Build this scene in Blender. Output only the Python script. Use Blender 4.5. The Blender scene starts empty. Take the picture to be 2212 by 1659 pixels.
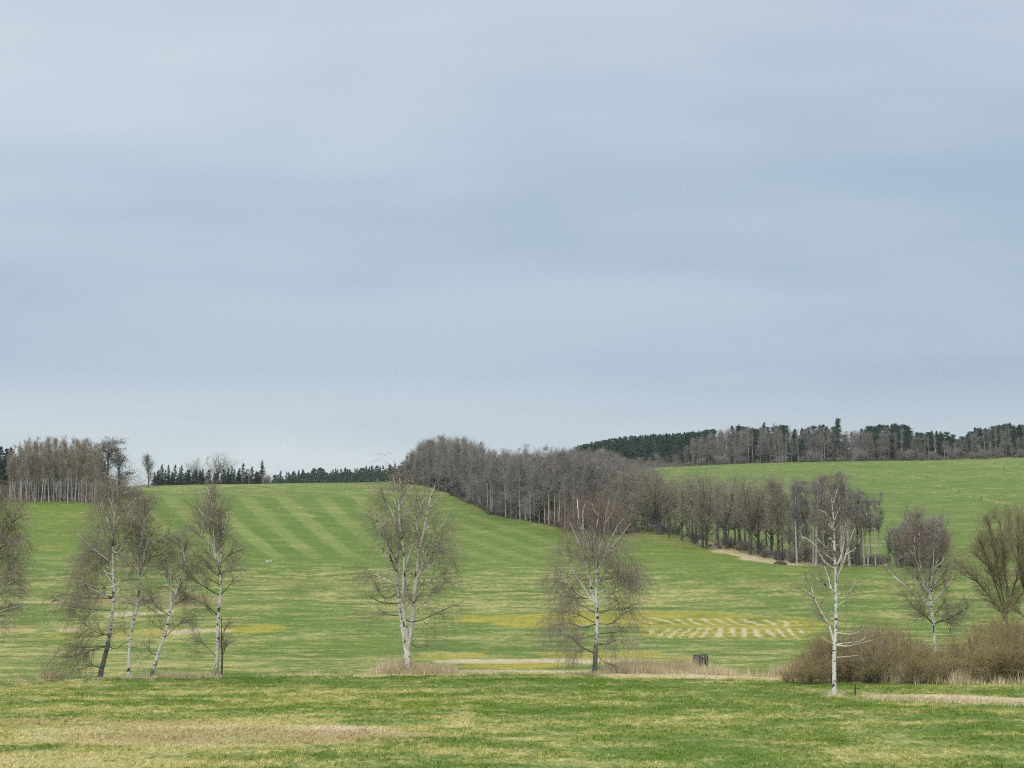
import bpy, math
import numpy as np
from math import radians, pi

# ------------------------------------------------------------------ camera
F = 4128.0                      # focal length in photo units (photo 2212 x 1659 units)
CU, CV = 1106.0, 829.5
PITCH = math.atan((1300.0 - CV) / F)
CAM_H = 5.2
sc = bpy.context.scene
cam_d = bpy.data.cameras.new("camera")
cam = bpy.data.objects.new("camera", cam_d)
sc.collection.objects.link(cam)
cam_d.sensor_width = 36.0
cam_d.lens = 36.0 * F / 2212.0
cam_d.clip_start = 0.5
cam_d.clip_end = 20000.0
cam.location = (0, 0, CAM_H)
cam.rotation_euler = (pi / 2 + PITCH, 0, 0)
sc.camera = cam
sc.render.resolution_x, sc.render.resolution_y = 1024, 768

# ------------------------------------------------------------------ light, sky, exposure
SUN_EL, SUN_AZ = radians(48), radians(205)      # azimuth clockwise from +Y: behind the camera, to the left
w = bpy.data.worlds.new("World")
sc.world = w
w.use_nodes = True
nt = w.node_tree
nt.nodes.clear()
def N(nt, t, **k):
    n = nt.nodes.new(t)
    for a, b in k.items():
        setattr(n, a, b)
    return n
def ramp(nt, fac, stops, interp='EASE'):
    n = N(nt, 'ShaderNodeValToRGB')
    n.color_ramp.interpolation = interp
    e = n.color_ramp.elements
    while len(e) < len(stops):
        e.new(0.5)
    for el, (p, c) in zip(e, stops):
        el.position = p
        el.color = (c[0], c[1], c[2], 1) if len(c) == 3 else c
    nt.links.new(fac, n.inputs[0])
    return n.outputs[0]
def math_n(nt, op, a, b=None, c=None, clamp=False):
    n = N(nt, 'ShaderNodeMath', operation=op, use_clamp=clamp)
    for i, x in enumerate((a, b, c)):
        if x is None:
            continue
        if isinstance(x, (int, float)):
            n.inputs[i].default_value = x
        else:
            nt.links.new(x, n.inputs[i])
    return n.outputs[0]
def mix_c(nt, fac, a, b, mode='MIX'):
    n = N(nt, 'ShaderNodeMix', data_type='RGBA', blend_type=mode)
    for i, x in ((0, fac), (6, a), (7, b)):
        if isinstance(x, (int, float)):
            n.inputs[i].default_value = x
        elif isinstance(x, tuple):
            n.inputs[i].default_value = (x[0], x[1], x[2], 1)
        else:
            nt.links.new(x, n.inputs[i])
    return n.outputs[2]
def noise(nt, vec, scale, detail=3, rough=0.55, mapping=None, dim='3D'):
    if mapping is not None:
        m = N(nt, 'ShaderNodeMapping')
        m.inputs['Scale'].default_value = mapping[0]
        if len(mapping) > 1:
            m.inputs['Location'].default_value = mapping[1]
        nt.links.new(vec, m.inputs['Vector'])
        vec = m.outputs[0]
    n = N(nt, 'ShaderNodeTexNoise')
    n.inputs['Scale'].default_value = scale
    n.inputs['Detail'].default_value = detail
    n.inputs['Roughness'].default_value = rough
    nt.links.new(vec, n.inputs['Vector'])
    return n.outputs[0]
def maprange(nt, x, a, b, c=0.0, d=1.0, smooth=True):
    n = N(nt, 'ShaderNodeMapRange')
    n.interpolation_type = 'SMOOTHSTEP' if smooth else 'LINEAR'
    nt.links.new(x, n.inputs[0])
    for i, q in enumerate((a, b, c, d)):
        n.inputs[i + 1].default_value = q
    return n.outputs[0]

SKY_GAIN = 1.0
tc = N(nt, 'ShaderNodeTexCoord')
sep = N(nt, 'ShaderNodeSeparateXYZ')
nt.links.new(tc.outputs['Generated'], sep.inputs[0])
zz = math_n(nt, 'ABSOLUTE', sep.outputs[2])
den = math_n(nt, 'ADD', zz, 0.13)
px = math_n(nt, 'DIVIDE', sep.outputs[0], den)
py = math_n(nt, 'DIVIDE', sep.outputs[1], den)
cmb = N(nt, 'ShaderNodeCombineXYZ')
nt.links.new(px, cmb.inputs[0]); nt.links.new(py, cmb.inputs[1])
n_a = noise(nt, cmb.outputs[0], 0.55, 4, 0.5, ((0.9, 1.0, 1.0), (3.1, 1.7, 0.0)))
n_b = noise(nt, cmb.outputs[0], 1.6, 3, 0.5, ((0.55, 1.2, 1.0), (7.3, 2.2, 0.0)))
cl = math_n(nt, 'ADD', math_n(nt, 'MULTIPLY', n_a, 0.7), math_n(nt, 'MULTIPLY', n_b, 0.3))
cloud_t = maprange(nt, cl, 0.38, 0.62)
# overcast: grows brighter from the horizon to the zenith everywhere
dark_c = ramp(nt, zz, [(0.0, (0.56, 0.635, 0.70)), (0.078, (0.55, 0.635, 0.70)), (0.12, (0.385, 0.488, 0.612)), (0.22, (0.385, 0.490, 0.632)), (0.32, (0.50, 0.59, 0.71)), (1.0, (1.42, 1.47, 1.52))], 'LINEAR')
lite_c = ramp(nt, zz, [(0.0, (0.65, 0.715, 0.755)), (0.078, (0.66, 0.725, 0.765)), (0.12, (0.475, 0.576, 0.687)), (0.22, (0.565, 0.658, 0.755)), (0.32, (0.745, 0.795, 0.85)), (1.0, (1.95, 1.98, 2.0))], 'LINEAR')
cloud_c = mix_c(nt, cloud_t, dark_c, lite_c)
bg_cloud = N(nt, 'ShaderNodeBackground')
nt.links.new(cloud_c, bg_cloud.inputs[0])
bg_cloud.inputs[1].default_value = SKY_GAIN
sky = N(nt, 'ShaderNodeTexSky', sky_type='NISHITA', sun_disc=False)
sky.sun_elevation = SUN_EL
sky.sun_rotation = SUN_AZ
bg_sky = N(nt, 'ShaderNodeBackground')
nt.links.new(sky.outputs[0], bg_sky.inputs[0])
bg_sky.inputs[1].default_value = 0.1
mx = N(nt, 'ShaderNodeMixShader')
mx.inputs[0].default_value = 0.92
nt.links.new(bg_sky.outputs[0], mx.inputs[1])
nt.links.new(bg_cloud.outputs[0], mx.inputs[2])
wo = N(nt, 'ShaderNodeOutputWorld')
nt.links.new(mx.outputs[0], wo.inputs[0])

sd = bpy.data.lights.new("sun", 'SUN')
sd.energy = 1.5
sd.angle = radians(14)
sd.color = (1.0, 0.95, 0.87)
sun = bpy.data.objects.new("sun", sd)
sc.collection.objects.link(sun)
sun.rotation_euler = (pi / 2 - SUN_EL, 0, pi - SUN_AZ)      # light comes from azimuth SUN_AZ
sun.location = (0, 0, 300)

sc.view_settings.view_transform = 'Standard'
sc.view_settings.look = 'None'
sc.view_settings.exposure = 0.0
sc.view_settings.gamma = 1.0
sc.view_settings.use_curve_mapping = False
sc.cycles.max_bounces = 5
sc.cycles.diffuse_bounces = 2
sc.cycles.transparent_max_bounces = 4
sc.cycles.volume_bounces = 1
w.cycles.sampling_method = 'NONE'      # smooth overcast: found by the bounce rays
sc.cycles.use_denoising = False
sc.cycles.use_adaptive_sampling = False
sc.cycles.filter_width = 1.15

rng = np.random.default_rng(7)

# ------------------------------------------------------------------ projection
cp, sp = math.cos(PITCH), math.sin(PITCH)
def ray(u, v):
    x = (np.asarray(u, float) - CU) / F
    y = -(np.asarray(v, float) - CV) / F
    return x, cp - y * sp, sp + y * cp
def proj(x, y, z):
    zc = z - CAM_H
    f = y * cp + zc * sp
    up = -y * sp + zc * cp
    f = np.where(f > 0.1, f, 0.1)
    return CU + F * x / f, CV - F * up / f

# ------------------------------------------------------------------ terrain
def vnoise(x, y, seed=0):
    xi = np.floor(x).astype(np.int64); yi = np.floor(y).astype(np.int64)
    fx = x - xi; fy = y - yi
    def h(a, b):
        n = (a * 374761393 + b * 668265263 + seed * 974634777) & 0x7fffffff
        n = ((n ^ (n >> 13)) * 1274126177) & 0x7fffffff
        n = n ^ (n >> 16)
        return (n & 0xffff) / 65535.0
    sx = fx * fx * (3 - 2 * fx); sy = fy * fy * (3 - 2 * fy)
    a = h(xi, yi) * (1 - sx) + h(xi + 1, yi) * sx
    b = h(xi, yi + 1) * (1 - sx) + h(xi + 1, yi + 1) * sx
    return (a * (1 - sy) + b * sy) * 2 - 1

def pchip(xk, yk, x):
    xk = np.asarray(xk, float); yk = np.asarray(yk, float)
    h = np.diff(xk); dl = np.diff(yk) / h
    m = np.zeros_like(yk)
    for i in range(1, len(xk) - 1):
        if dl[i - 1] * dl[i] > 0:
            w1 = 2 * h[i] + h[i - 1]; w2 = h[i] + 2 * h[i - 1]
            m[i] = (w1 + w2) / (w1 / dl[i - 1] + w2 / dl[i])
    m[0], m[-1] = dl[0], dl[-1]
    x = np.clip(x, xk[0], xk[-1])
    i = np.clip(np.searchsorted(xk, x) - 1, 0, len(xk) - 2)
    t = (x - xk[i]) / h[i]
    return ((1 + 2 * t) * (1 - t) ** 2 * yk[i] + t * (1 - t) ** 2 * h[i] * m[i]
            + t * t * (3 - 2 * t) * yk[i + 1] + t * t * (t - 1) * h[i] * m[i + 1])

NEAR = [(145, 1448), (165, 1426), (200, 1386), (250, 1336), (300, 1291)]
PROF = {
    0:    [(360, 1243), (450, 1172), (520, 1122), (590, 1086), (690, 1063), (800, 1056), (1000, 1060), (1400, 1062)],
    180:  [(360, 1243), (450, 1175), (520, 1125), (590, 1086), (690, 1062), (800, 1054), (1000, 1060), (1400, 1062)],
    310:  [(360, 1243), (450, 1180), (550, 1122), (650, 1080), (760, 1055), (830, 1049), (950, 1055), (1400, 1066)],
    500:  [(360, 1243), (450, 1182), (550, 1124), (650, 1078), (750, 1053), (820, 1046), (950, 1053), (1400, 1066)],
    700:  [(360, 1243), (450, 1186), (550, 1130), (650, 1082), (750, 1052), (815, 1044), (950, 1052), (1400, 1064)],
    860:  [(360, 1242), (450, 1188), (550, 1134), (650, 1086), (740, 1054), (800, 1044), (950, 1044), (1400, 1052)],
    1000: [(360, 1241), (450, 1189), (550, 1136), (640, 1090), (740, 1056), (850, 1042), (1000, 1038), (1400, 1040)],
    1150: [(360, 1240), (450, 1178), (540, 1132), (640, 1096), (760, 1066), (900, 1046), (1050, 1032), (1400, 1010)],
    1300: [(360, 1235), (430, 1186), (490, 1151), (580, 1116), (700, 1076), (850, 1044), (1000, 1022), (1400, 978)],
    1425: [(360, 1230), (420, 1186), (465, 1153), (540, 1128), (680, 1080), (850, 1034), (950, 1014), (1400, 968)],
    1600: [(360, 1224), (405, 1204), (470, 1172), (560, 1127), (700, 1074), (880, 1014), (970, 1002), (1400, 985)],
    1800: [(340, 1246), (390, 1222), (460, 1178), (560, 1122), (700, 1068), (880, 1010), (970, 998), (1400, 985)],
    2000: [(340, 1248), (390, 1222), (460, 1178), (560, 1121), (700, 1066), (880, 1007), (970, 994), (1400, 985)],
    2212: [(340, 1248), (390, 1222), (460, 1178), (560, 1119), (700, 1062), (880, 1002), (975, 989), (1400, 980)],
}
DS = np.concatenate([np.arange(0, 1200, 4.0), np.arange(1200, 3301, 50.0)])
us = sorted(PROF)
COLS, AZ = [], []
for u in us:
    pts = NEAR + PROF[u]
    dk = [0, 40, 100, 138]; zk = [0, 0, 0, 0]
    for d, v in pts:
        x, y, z = ray(u, v)
        dk.append(d); zk.append(CAM_H + z / math.hypot(x, y) * d)
    dk += [2200, 3300]; zk += [zk[-1] * 0.9, zk[-1] * 0.6]
    COLS.append(pchip(dk, zk, DS))
    x, y, z = ray(u, 1300)
    AZ.append(math.atan2(x, y))
COLS = np.array(COLS); AZ = np.array(AZ)
flat = np.zeros(len(DS))
AZ2 = np.concatenate([[-pi, -1.9], [AZ[0] - 0.5], AZ, [AZ[-1] + 0.5], [1.9, pi]])
COLS2 = np.vstack([flat, flat, COLS[0] * 0.8, COLS, COLS[-1] * 0.8, flat, flat])

def edge_d(u):          # where the near field ends in a shallow ditch
    return np.interp(u, [-400, 0, 250, 600, 880, 1250, 1500, 1800, 2000, 2300], [128, 129, 131, 134, 137, 137, 135, 130, 125, 122])
def ground(x, y, fine=True):
    x = np.asarray(x, float); y = np.asarray(y, float)
    d = np.hypot(x, y); a = np.arctan2(x, y)
    i = np.clip(np.searchsorted(AZ2, a) - 1, 0, len(AZ2) - 2)
    t = (a - AZ2[i]) / (AZ2[i + 1] - AZ2[i])
    t = np.clip(t, 0, 1)
    j = np.clip(np.searchsorted(DS, d) - 1, 0, len(DS) - 2)
    s = np.clip((d - DS[j]) / (DS[j + 1] - DS[j]), 0, 1)
    def col(k):
        return COLS2[k, j] * (1 - s) + COLS2[k, j + 1] * s
    # Catmull-Rom across azimuth keeps the hill free of creases
    p0, p1, p2, p3 = col(np.maximum(i - 1, 0)), col(i), col(i + 1), col(np.minimum(i + 2, len(AZ2) - 1))
    m1 = (p2 - p0) * 0.5; m2 = (p3 - p1) * 0.5
    lim = 3 * np.abs(p2 - p1)
    m1 = np.clip(m1, -lim, lim); m2 = np.clip(m2, -lim, lim)
    t2, t3 = t * t, t * t * t
    z = (2 * t3 - 3 * t2 + 1) * p1 + (t3 - 2 * t2 + t) * m1 + (3 * t2 - 2 * t3) * p2 + (t3 - t2) * m2
    u = CU + F * np.tan(np.clip(a, -1.2, 1.2)) * 1.0
    e = edge_d(u)
    z = z - 0.75 * np.exp(-((d - (e + 3.2)) / 2.0) ** 2) + 0.16 * np.exp(-((d - (e - 1.5)) / 2.5) ** 2)
    far = np.clip((d - 140) / 300, 0, 1)
    z = z + 0.5 * far * vnoise(x / 55 + 9, y / 55, 3) + 0.10 * vnoise(x / 14, y / 14, 4) + 0.16 * far * vnoise(x / 22 + 5, y / 22, 8)
    if fine:
        nr_ = np.clip((160 - d) / 40, 0, 1)
        z = z + nr_ * (0.05 * vnoise(x / 0.7, y / 0.9, 61) + 0.035 * np.abs(vnoise(x / 0.33, y / 0.5, 62)))
        z = z + 0.04 * vnoise(x / 3.1, y / 3.1, 5) + 0.02 * vnoise(x / 1.1, y / 1.1, 6)
    return z
def at_d(u, d):
    x, y, z = ray(u, 1300)
    k = d / math.hypot(x, y)
    X, Y = float(x * k), float(y * k)
    return X, Y, float(ground(X, Y))
TD = np.concatenate([np.arange(20, 150, 0.25), np.arange(150, 1700, 1.0)])
def hit(u, v):
    x, y, z = ray(u, v)
    L = math.hypot(x, y)
    X = x / L * TD; Y = y / L * TD
    g = ground(X, Y) - (CAM_H + z / L * TD)
    k = int(np.argmax(g > 0))
    if not (g > 0).any():
        k = int(np.argmax(g))
    return float(X[k]), float(Y[k]), float(ground(X[k], Y[k])), float(TD[k])

# ------------------------------------------------------------------ field map: what grows where
def seg_mask(u, v, pts, h, soft=0.5, hu=None):
    out = np.zeros_like(u)
    for (a, b), (c, d) in zip(pts[:-1], pts[1:]):
        t = np.clip((u - a) / (c - a if abs(c - a) > 1e-6 else 1e-6), 0, 1)
        vv = b + (d - b) * t
        dv = np.abs(v - vv)
        lo, hi = min(a, c), max(a, c)
        du = np.maximum(np.maximum(lo - u, u - hi), 0) / 5.0
        r = np.hypot(dv, du) / h
        out = np.maximum(out, np.clip((1.25 - r) / soft, 0, 1))
    return out
def ell(u, v, cx, cy, rx, ry):
    r = np.hypot((u - cx) / rx, (v - cy) / ry)
    q = np.clip((1.25 - r) / 0.6, 0, 1)
    return q * q * (3 - 2 * q)
def sstep(x, a, b):
    t = np.clip((x - a) / (b - a), 0, 1)
    return t * t * (3 - 2 * t)
def field_maps(x, y, z):
    u, v = proj(x, y, z)
    d = np.hypot(x, y)
    wob = 5 * vnoise(x / 6, y / 6, 11) + 2.5 * vnoise(x / 2, y / 2, 12)
    uw = u + 3 * wob; vw = v + 0.35 * wob
    infront = (y > 5).astype(float)
    # yellow moss and dandelion ground
    ye = np.zeros_like(u)
    for pts, h, k in [([(1000, 1337), (1190, 1333)], 7, .9), ([(1100, 1348), (1190, 1347)], 7, .95), ([(1190, 1338), (1395, 1332)], 13, .8),
                      ([(1395, 1330), (1560, 1328)], 6, .8), ([(1390, 1340), (1715, 1349)], 15, .58), ([(1430, 1365), (1705, 1366)], 12, .55),
                      ([(485, 1360), (585, 1357)], 7, .9), ([(190, 1368), (345, 1366)], 6, .5), ([(120, 1374), (230, 1372)], 5, .4),
                      ([(940, 1420), (1030, 1416)], 5, .7), ([(1018, 1439), (1190, 1437)], 6, .85), ([(1200, 1416), (1400, 1414)], 7, .7),
                      ([(880, 1425), (960, 1421)], 4, .4), ([(1400, 1420), (1500, 1424)], 5, .5), ([(1300, 1432), (1420, 1432)], 4, .4),
                      ([(2090, 1536), (2212, 1532)], 2.5, .4)]:
        ye = np.maximum(ye, k * seg_mask(uw, vw, pts, h))
    # dry straw
    base = 0.09 + 0.0 * u
    base = np.where((v > 1225) & (v <= 1470), 0.27, base)
    base = np.where((v > 1470), np.interp(u, [0, 700, 1050, 1300, 2212], [0.40, 0.40, 0.30, 0.24, 0.30]), base)
    base = base + 0.12 * ell(u, v, 250, 1400, 420, 60) + 0.1 * ell(u, v, 640, 1250, 260, 40) + 0.12 * ell(u, v, 1120, 1290, 420, 36) \
        + 0.05 * ell(u, v, 1650, 1290, 300, 20) - 0.22 * ell(u, v, 100, 1130, 220, 70) - 0.14 * ell(u, v, 1750, 1245, 350, 14) \
        - 0.16 * ell(u, v, 1500, 1205, 260, 34) - 0.14 * ell(u, v, 1900, 1080, 420, 90) - 0.12 * ell(u, v, 1700, 1300, 240, 14) \
        + 0.1 * ell(u, v, 1650, 1060, 200, 30) - 0.1 * ell(u, v, 640, 1395, 330, 16) - 0.08 * ell(u, v, 1700, 1395, 260, 14)
    st = base
    for pts, h, k in [([(952, 1429), (1270, 1428)], 5, .95), ([(1290, 1426), (1420, 1425)], 4, .85), ([(985, 1452), (1330, 1452)], 5, 1.0),
                      ([(1330, 1456), (1560, 1459)], 8, 1.0), ([(1560, 1460), (1830, 1470)], 5, .95), ([(790, 1459), (880, 1456)], 5, .9),
                      ([(880, 1459), (1000, 1456)], 3, .8), ([(0, 1468), (170, 1467)], 2.5, .9), ([(380, 1367), (478, 1362)], 5, .9),
                      ([(240, 1330), (352, 1322)], 5, .9), ([(-40, 1308), (60, 1302), (165, 1297)], 3.5, .85), ([(-40, 1366), (48, 1362)], 6, .7),
                      ([(1905, 1505), (2000, 1506), (2260, 1514)], 6, 1.05), ([(1855, 1503), (1910, 1505)], 2.5, .7),
                      ([(1525, 1172), (1570, 1190), (1620, 1205), (1680, 1214), (1780, 1218)], 6, 1.0), ([(1780, 1219), (1905, 1220)], 2.5, .8),
                      ([(580, 1457), (800, 1459)], 2.5, .6), ([(330, 1459), (460, 1456)], 4, .75),
                      ([(0, 1516), (200, 1508)], 4, .6), ([(250, 1498), (560, 1492), (1000, 1491)], 3.5, .55), ([(1000, 1491), (1250, 1500)], 3, .4),
                      ([(230, 1527), (430, 1522)], 3, .55), ([(600, 1548), (720, 1542)], 3, .65), ([(640, 1530), (660, 1532)], 2, .8),
                      ([(1680, 1604), (1800, 1607)], 4, .6), ([(1960, 1602), (2060, 1604)], 3, .4), ([(1060, 1600), (1160, 1594)], 4, .5),
                      ([(500, 1242), (720, 1236)], 3, .5), ([(140, 1362), (165, 1361)], 4, .9), ([(150, 1442), (400, 1440)], 3, .45),
                      ([(0, 1412), (250, 1408)], 6, .55), ([(500, 1408), (700, 1404)], 4, .45), ([(1960, 1025), (2010, 1040), (2100, 1074), (2160, 1085)], 2.0, .34)]:
        st = np.maximum(st, k * seg_mask(uw, vw, pts, h))
    st = st + 0.42 * ell(uw, vw, 430, 1588, 520, 36) + 0.16 * ell(uw, vw, 900, 1575, 260, 16) + 0.38 * ell(uw, vw, 150, 1642, 360, 20) + 0.26 * ell(uw, vw, 985, 1548, 45, 18) \
        + 0.12 * ell(uw, vw, 1950, 1545, 320, 22) + 0.10 * ell(uw, vw, 1500, 1560, 200, 18) + 0.16 * ell(uw, vw, 2150, 997, 120, 9) + 0.1 * ell(uw, vw, 1100, 1635, 260, 20)
    st = st + 0.16 * ell(u, v, 440, 1052, 250, 10) + 0.2 * ell(u, v, 900, 1062, 110, 16) + 0.22 * ell(u, v, 380, 1080, 90, 18)
    # raked rows of pale hay on the yellow patch
    nz = 0.45 * vnoise(u / 7, v / 3.0, 42) + 0.35 * vnoise(u / 40, v / 12, 45)
    lo_ = seg_mask(uw, vw, [(1440, 1367), (1695, 1366)], 11, .5)
    le1 = np.interp(u, [1420, 1500, 1560, 1640, 1740], [-1.0, -0.9, -0.4, 0.9, 1.2])
    h1 = np.sin(2 * pi * (u - le1 * (v - 1366) + 9 * vnoise(u / 45, v / 14, 43)) / 25.0) + nz
    up_ = seg_mask(u, v, [(1395, 1341), (1500, 1342), (1700, 1346)], 8, .45)
    h2 = np.sin(2 * pi * (u - 2.2 * (v - 1342) + 11 * vnoise(u / 50, v / 14, 44)) / 31.0) + nz
    st = np.maximum(st, lo_ * sstep(h1, -0.45, 0.4) * 1.0)
    st = np.maximum(st, up_ * sstep(h2, -0.25, 0.6) * 0.95)
    # lush green
    lu = 0.8 * ell(uw, vw, 640, 1522, 360, 15) + 0.6 * ell(uw, vw, 1050, 1522, 150, 13) + 0.55 * ell(u, v, 100, 1135, 230, 55) \
        + 0.35 * ell(u, v, 1560, 1195, 250, 30) + 0.3 * ell(u, v, 1750, 1235, 300, 10)
    e = edge_d(u)
    lu = lu + 0.0 * np.exp(-((d - (e - 5)) / 4.5) ** 2) * (v > 1440) + 0.25 * ell(uw, vw, 650, 1392, 280, 12) + 0.25 * ell(uw, vw, 120, 1540, 120, 8) \
        + 0.4 * ell(u, v, 1660, 1198, 90, 8)
    # mowing stripes
    s1 = u - 0.95 * (v - 1080) - 0.0019 * (v - 1080) ** 2
    g1 = np.tanh(4.0 * (np.cos(2 * pi * (s1 - 576) / 82.0) + 0.25 * np.cos(2 * pi * (s1 - 560) / 41.0 + 0.6) - 0.15)) * (0.75 + 0.25 * vnoise(s1 / 60, v / 25, 51))
    m1 = sstep(v, 1062, 1082) * (1 - sstep(v, 1195, 1222)) * sstep(u, 290, 350) * (1 - sstep(u, 900, 960))
    s2 = v - 0.36 * (u - 1000) + 0.00012 * (u - 1000) ** 2
    g2 = np.tanh(2.0 * np.cos(2 * pi * (s2 - 1120) / 27.0 + 0.5 * vnoise(u / 120, v / 30, 52)))
    m2 = sstep(u, 930, 1000) * (1 - sstep(u, 1330, 1480)) * sstep(v, 1095, 1115) * (1 - sstep(v, 1205, 1235))
    stripe = 0.5 + 0.5 * (-g1 * 0.72 * m1 - g2 * 0.42 * m2)
    # bare soil, brown sedge
    br = 0.0 * u
    for pts, h, k in [([(1600, 1262), (1925, 1262)], 3.5, .6), ([(-30, 1356), (70, 1353)], 4, .6), ([(330, 1303), (470, 1297)], 4, .7), ([(180, 1300), (330, 1296)], 9, .45),
                      ([(760, 1049), (920, 1050)], 3, .5), ([(430, 1058), (475, 1062)], 4, .5), ([(555, 1062), (600, 1064)], 4, .5),
                      ([(1690, 1494), (1740, 1493)], 2, .8), ([(1860, 1500), (1930, 1501)], 2, .7), ([(1380, 1160), (1700, 1200)], 9, .35)]:
        br = np.maximum(br, k * seg_mask(uw, vw, pts, h))
    br = br + 0.75 * ell(uw, vw, 560, 1592, 400, 18) + 0.5 * ell(uw, vw, 200, 1560, 260, 12) + 0.45 * ell(u, v, 340, 1300, 190, 16) + 0.3 * ell(u, v, 620, 1262, 180, 10)
    st = st - 0.42 * np.maximum(m1, m2)
    A = np.stack([ye * infront, st, lu * infront, np.ones_like(u)], -1)
    # leaf litter under the woods
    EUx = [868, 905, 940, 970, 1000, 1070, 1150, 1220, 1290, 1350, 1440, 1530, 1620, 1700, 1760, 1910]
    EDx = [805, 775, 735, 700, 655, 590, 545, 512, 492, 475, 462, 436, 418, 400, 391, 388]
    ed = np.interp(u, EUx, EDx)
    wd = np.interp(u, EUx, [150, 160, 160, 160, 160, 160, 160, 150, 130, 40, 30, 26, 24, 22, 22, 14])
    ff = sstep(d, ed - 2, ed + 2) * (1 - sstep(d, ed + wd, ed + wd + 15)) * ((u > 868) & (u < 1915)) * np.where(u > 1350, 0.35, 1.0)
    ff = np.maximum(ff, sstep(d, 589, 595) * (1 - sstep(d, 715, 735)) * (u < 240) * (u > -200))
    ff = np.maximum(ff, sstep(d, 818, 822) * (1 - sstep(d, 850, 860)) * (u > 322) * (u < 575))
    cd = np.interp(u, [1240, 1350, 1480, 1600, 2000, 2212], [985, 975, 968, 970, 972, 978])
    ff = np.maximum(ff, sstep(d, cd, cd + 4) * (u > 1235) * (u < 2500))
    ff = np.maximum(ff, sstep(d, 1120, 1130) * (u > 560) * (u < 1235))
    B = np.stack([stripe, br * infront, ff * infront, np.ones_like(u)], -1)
    return np.clip(A, 0, 1.2), np.clip(B, 0, 1)

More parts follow.
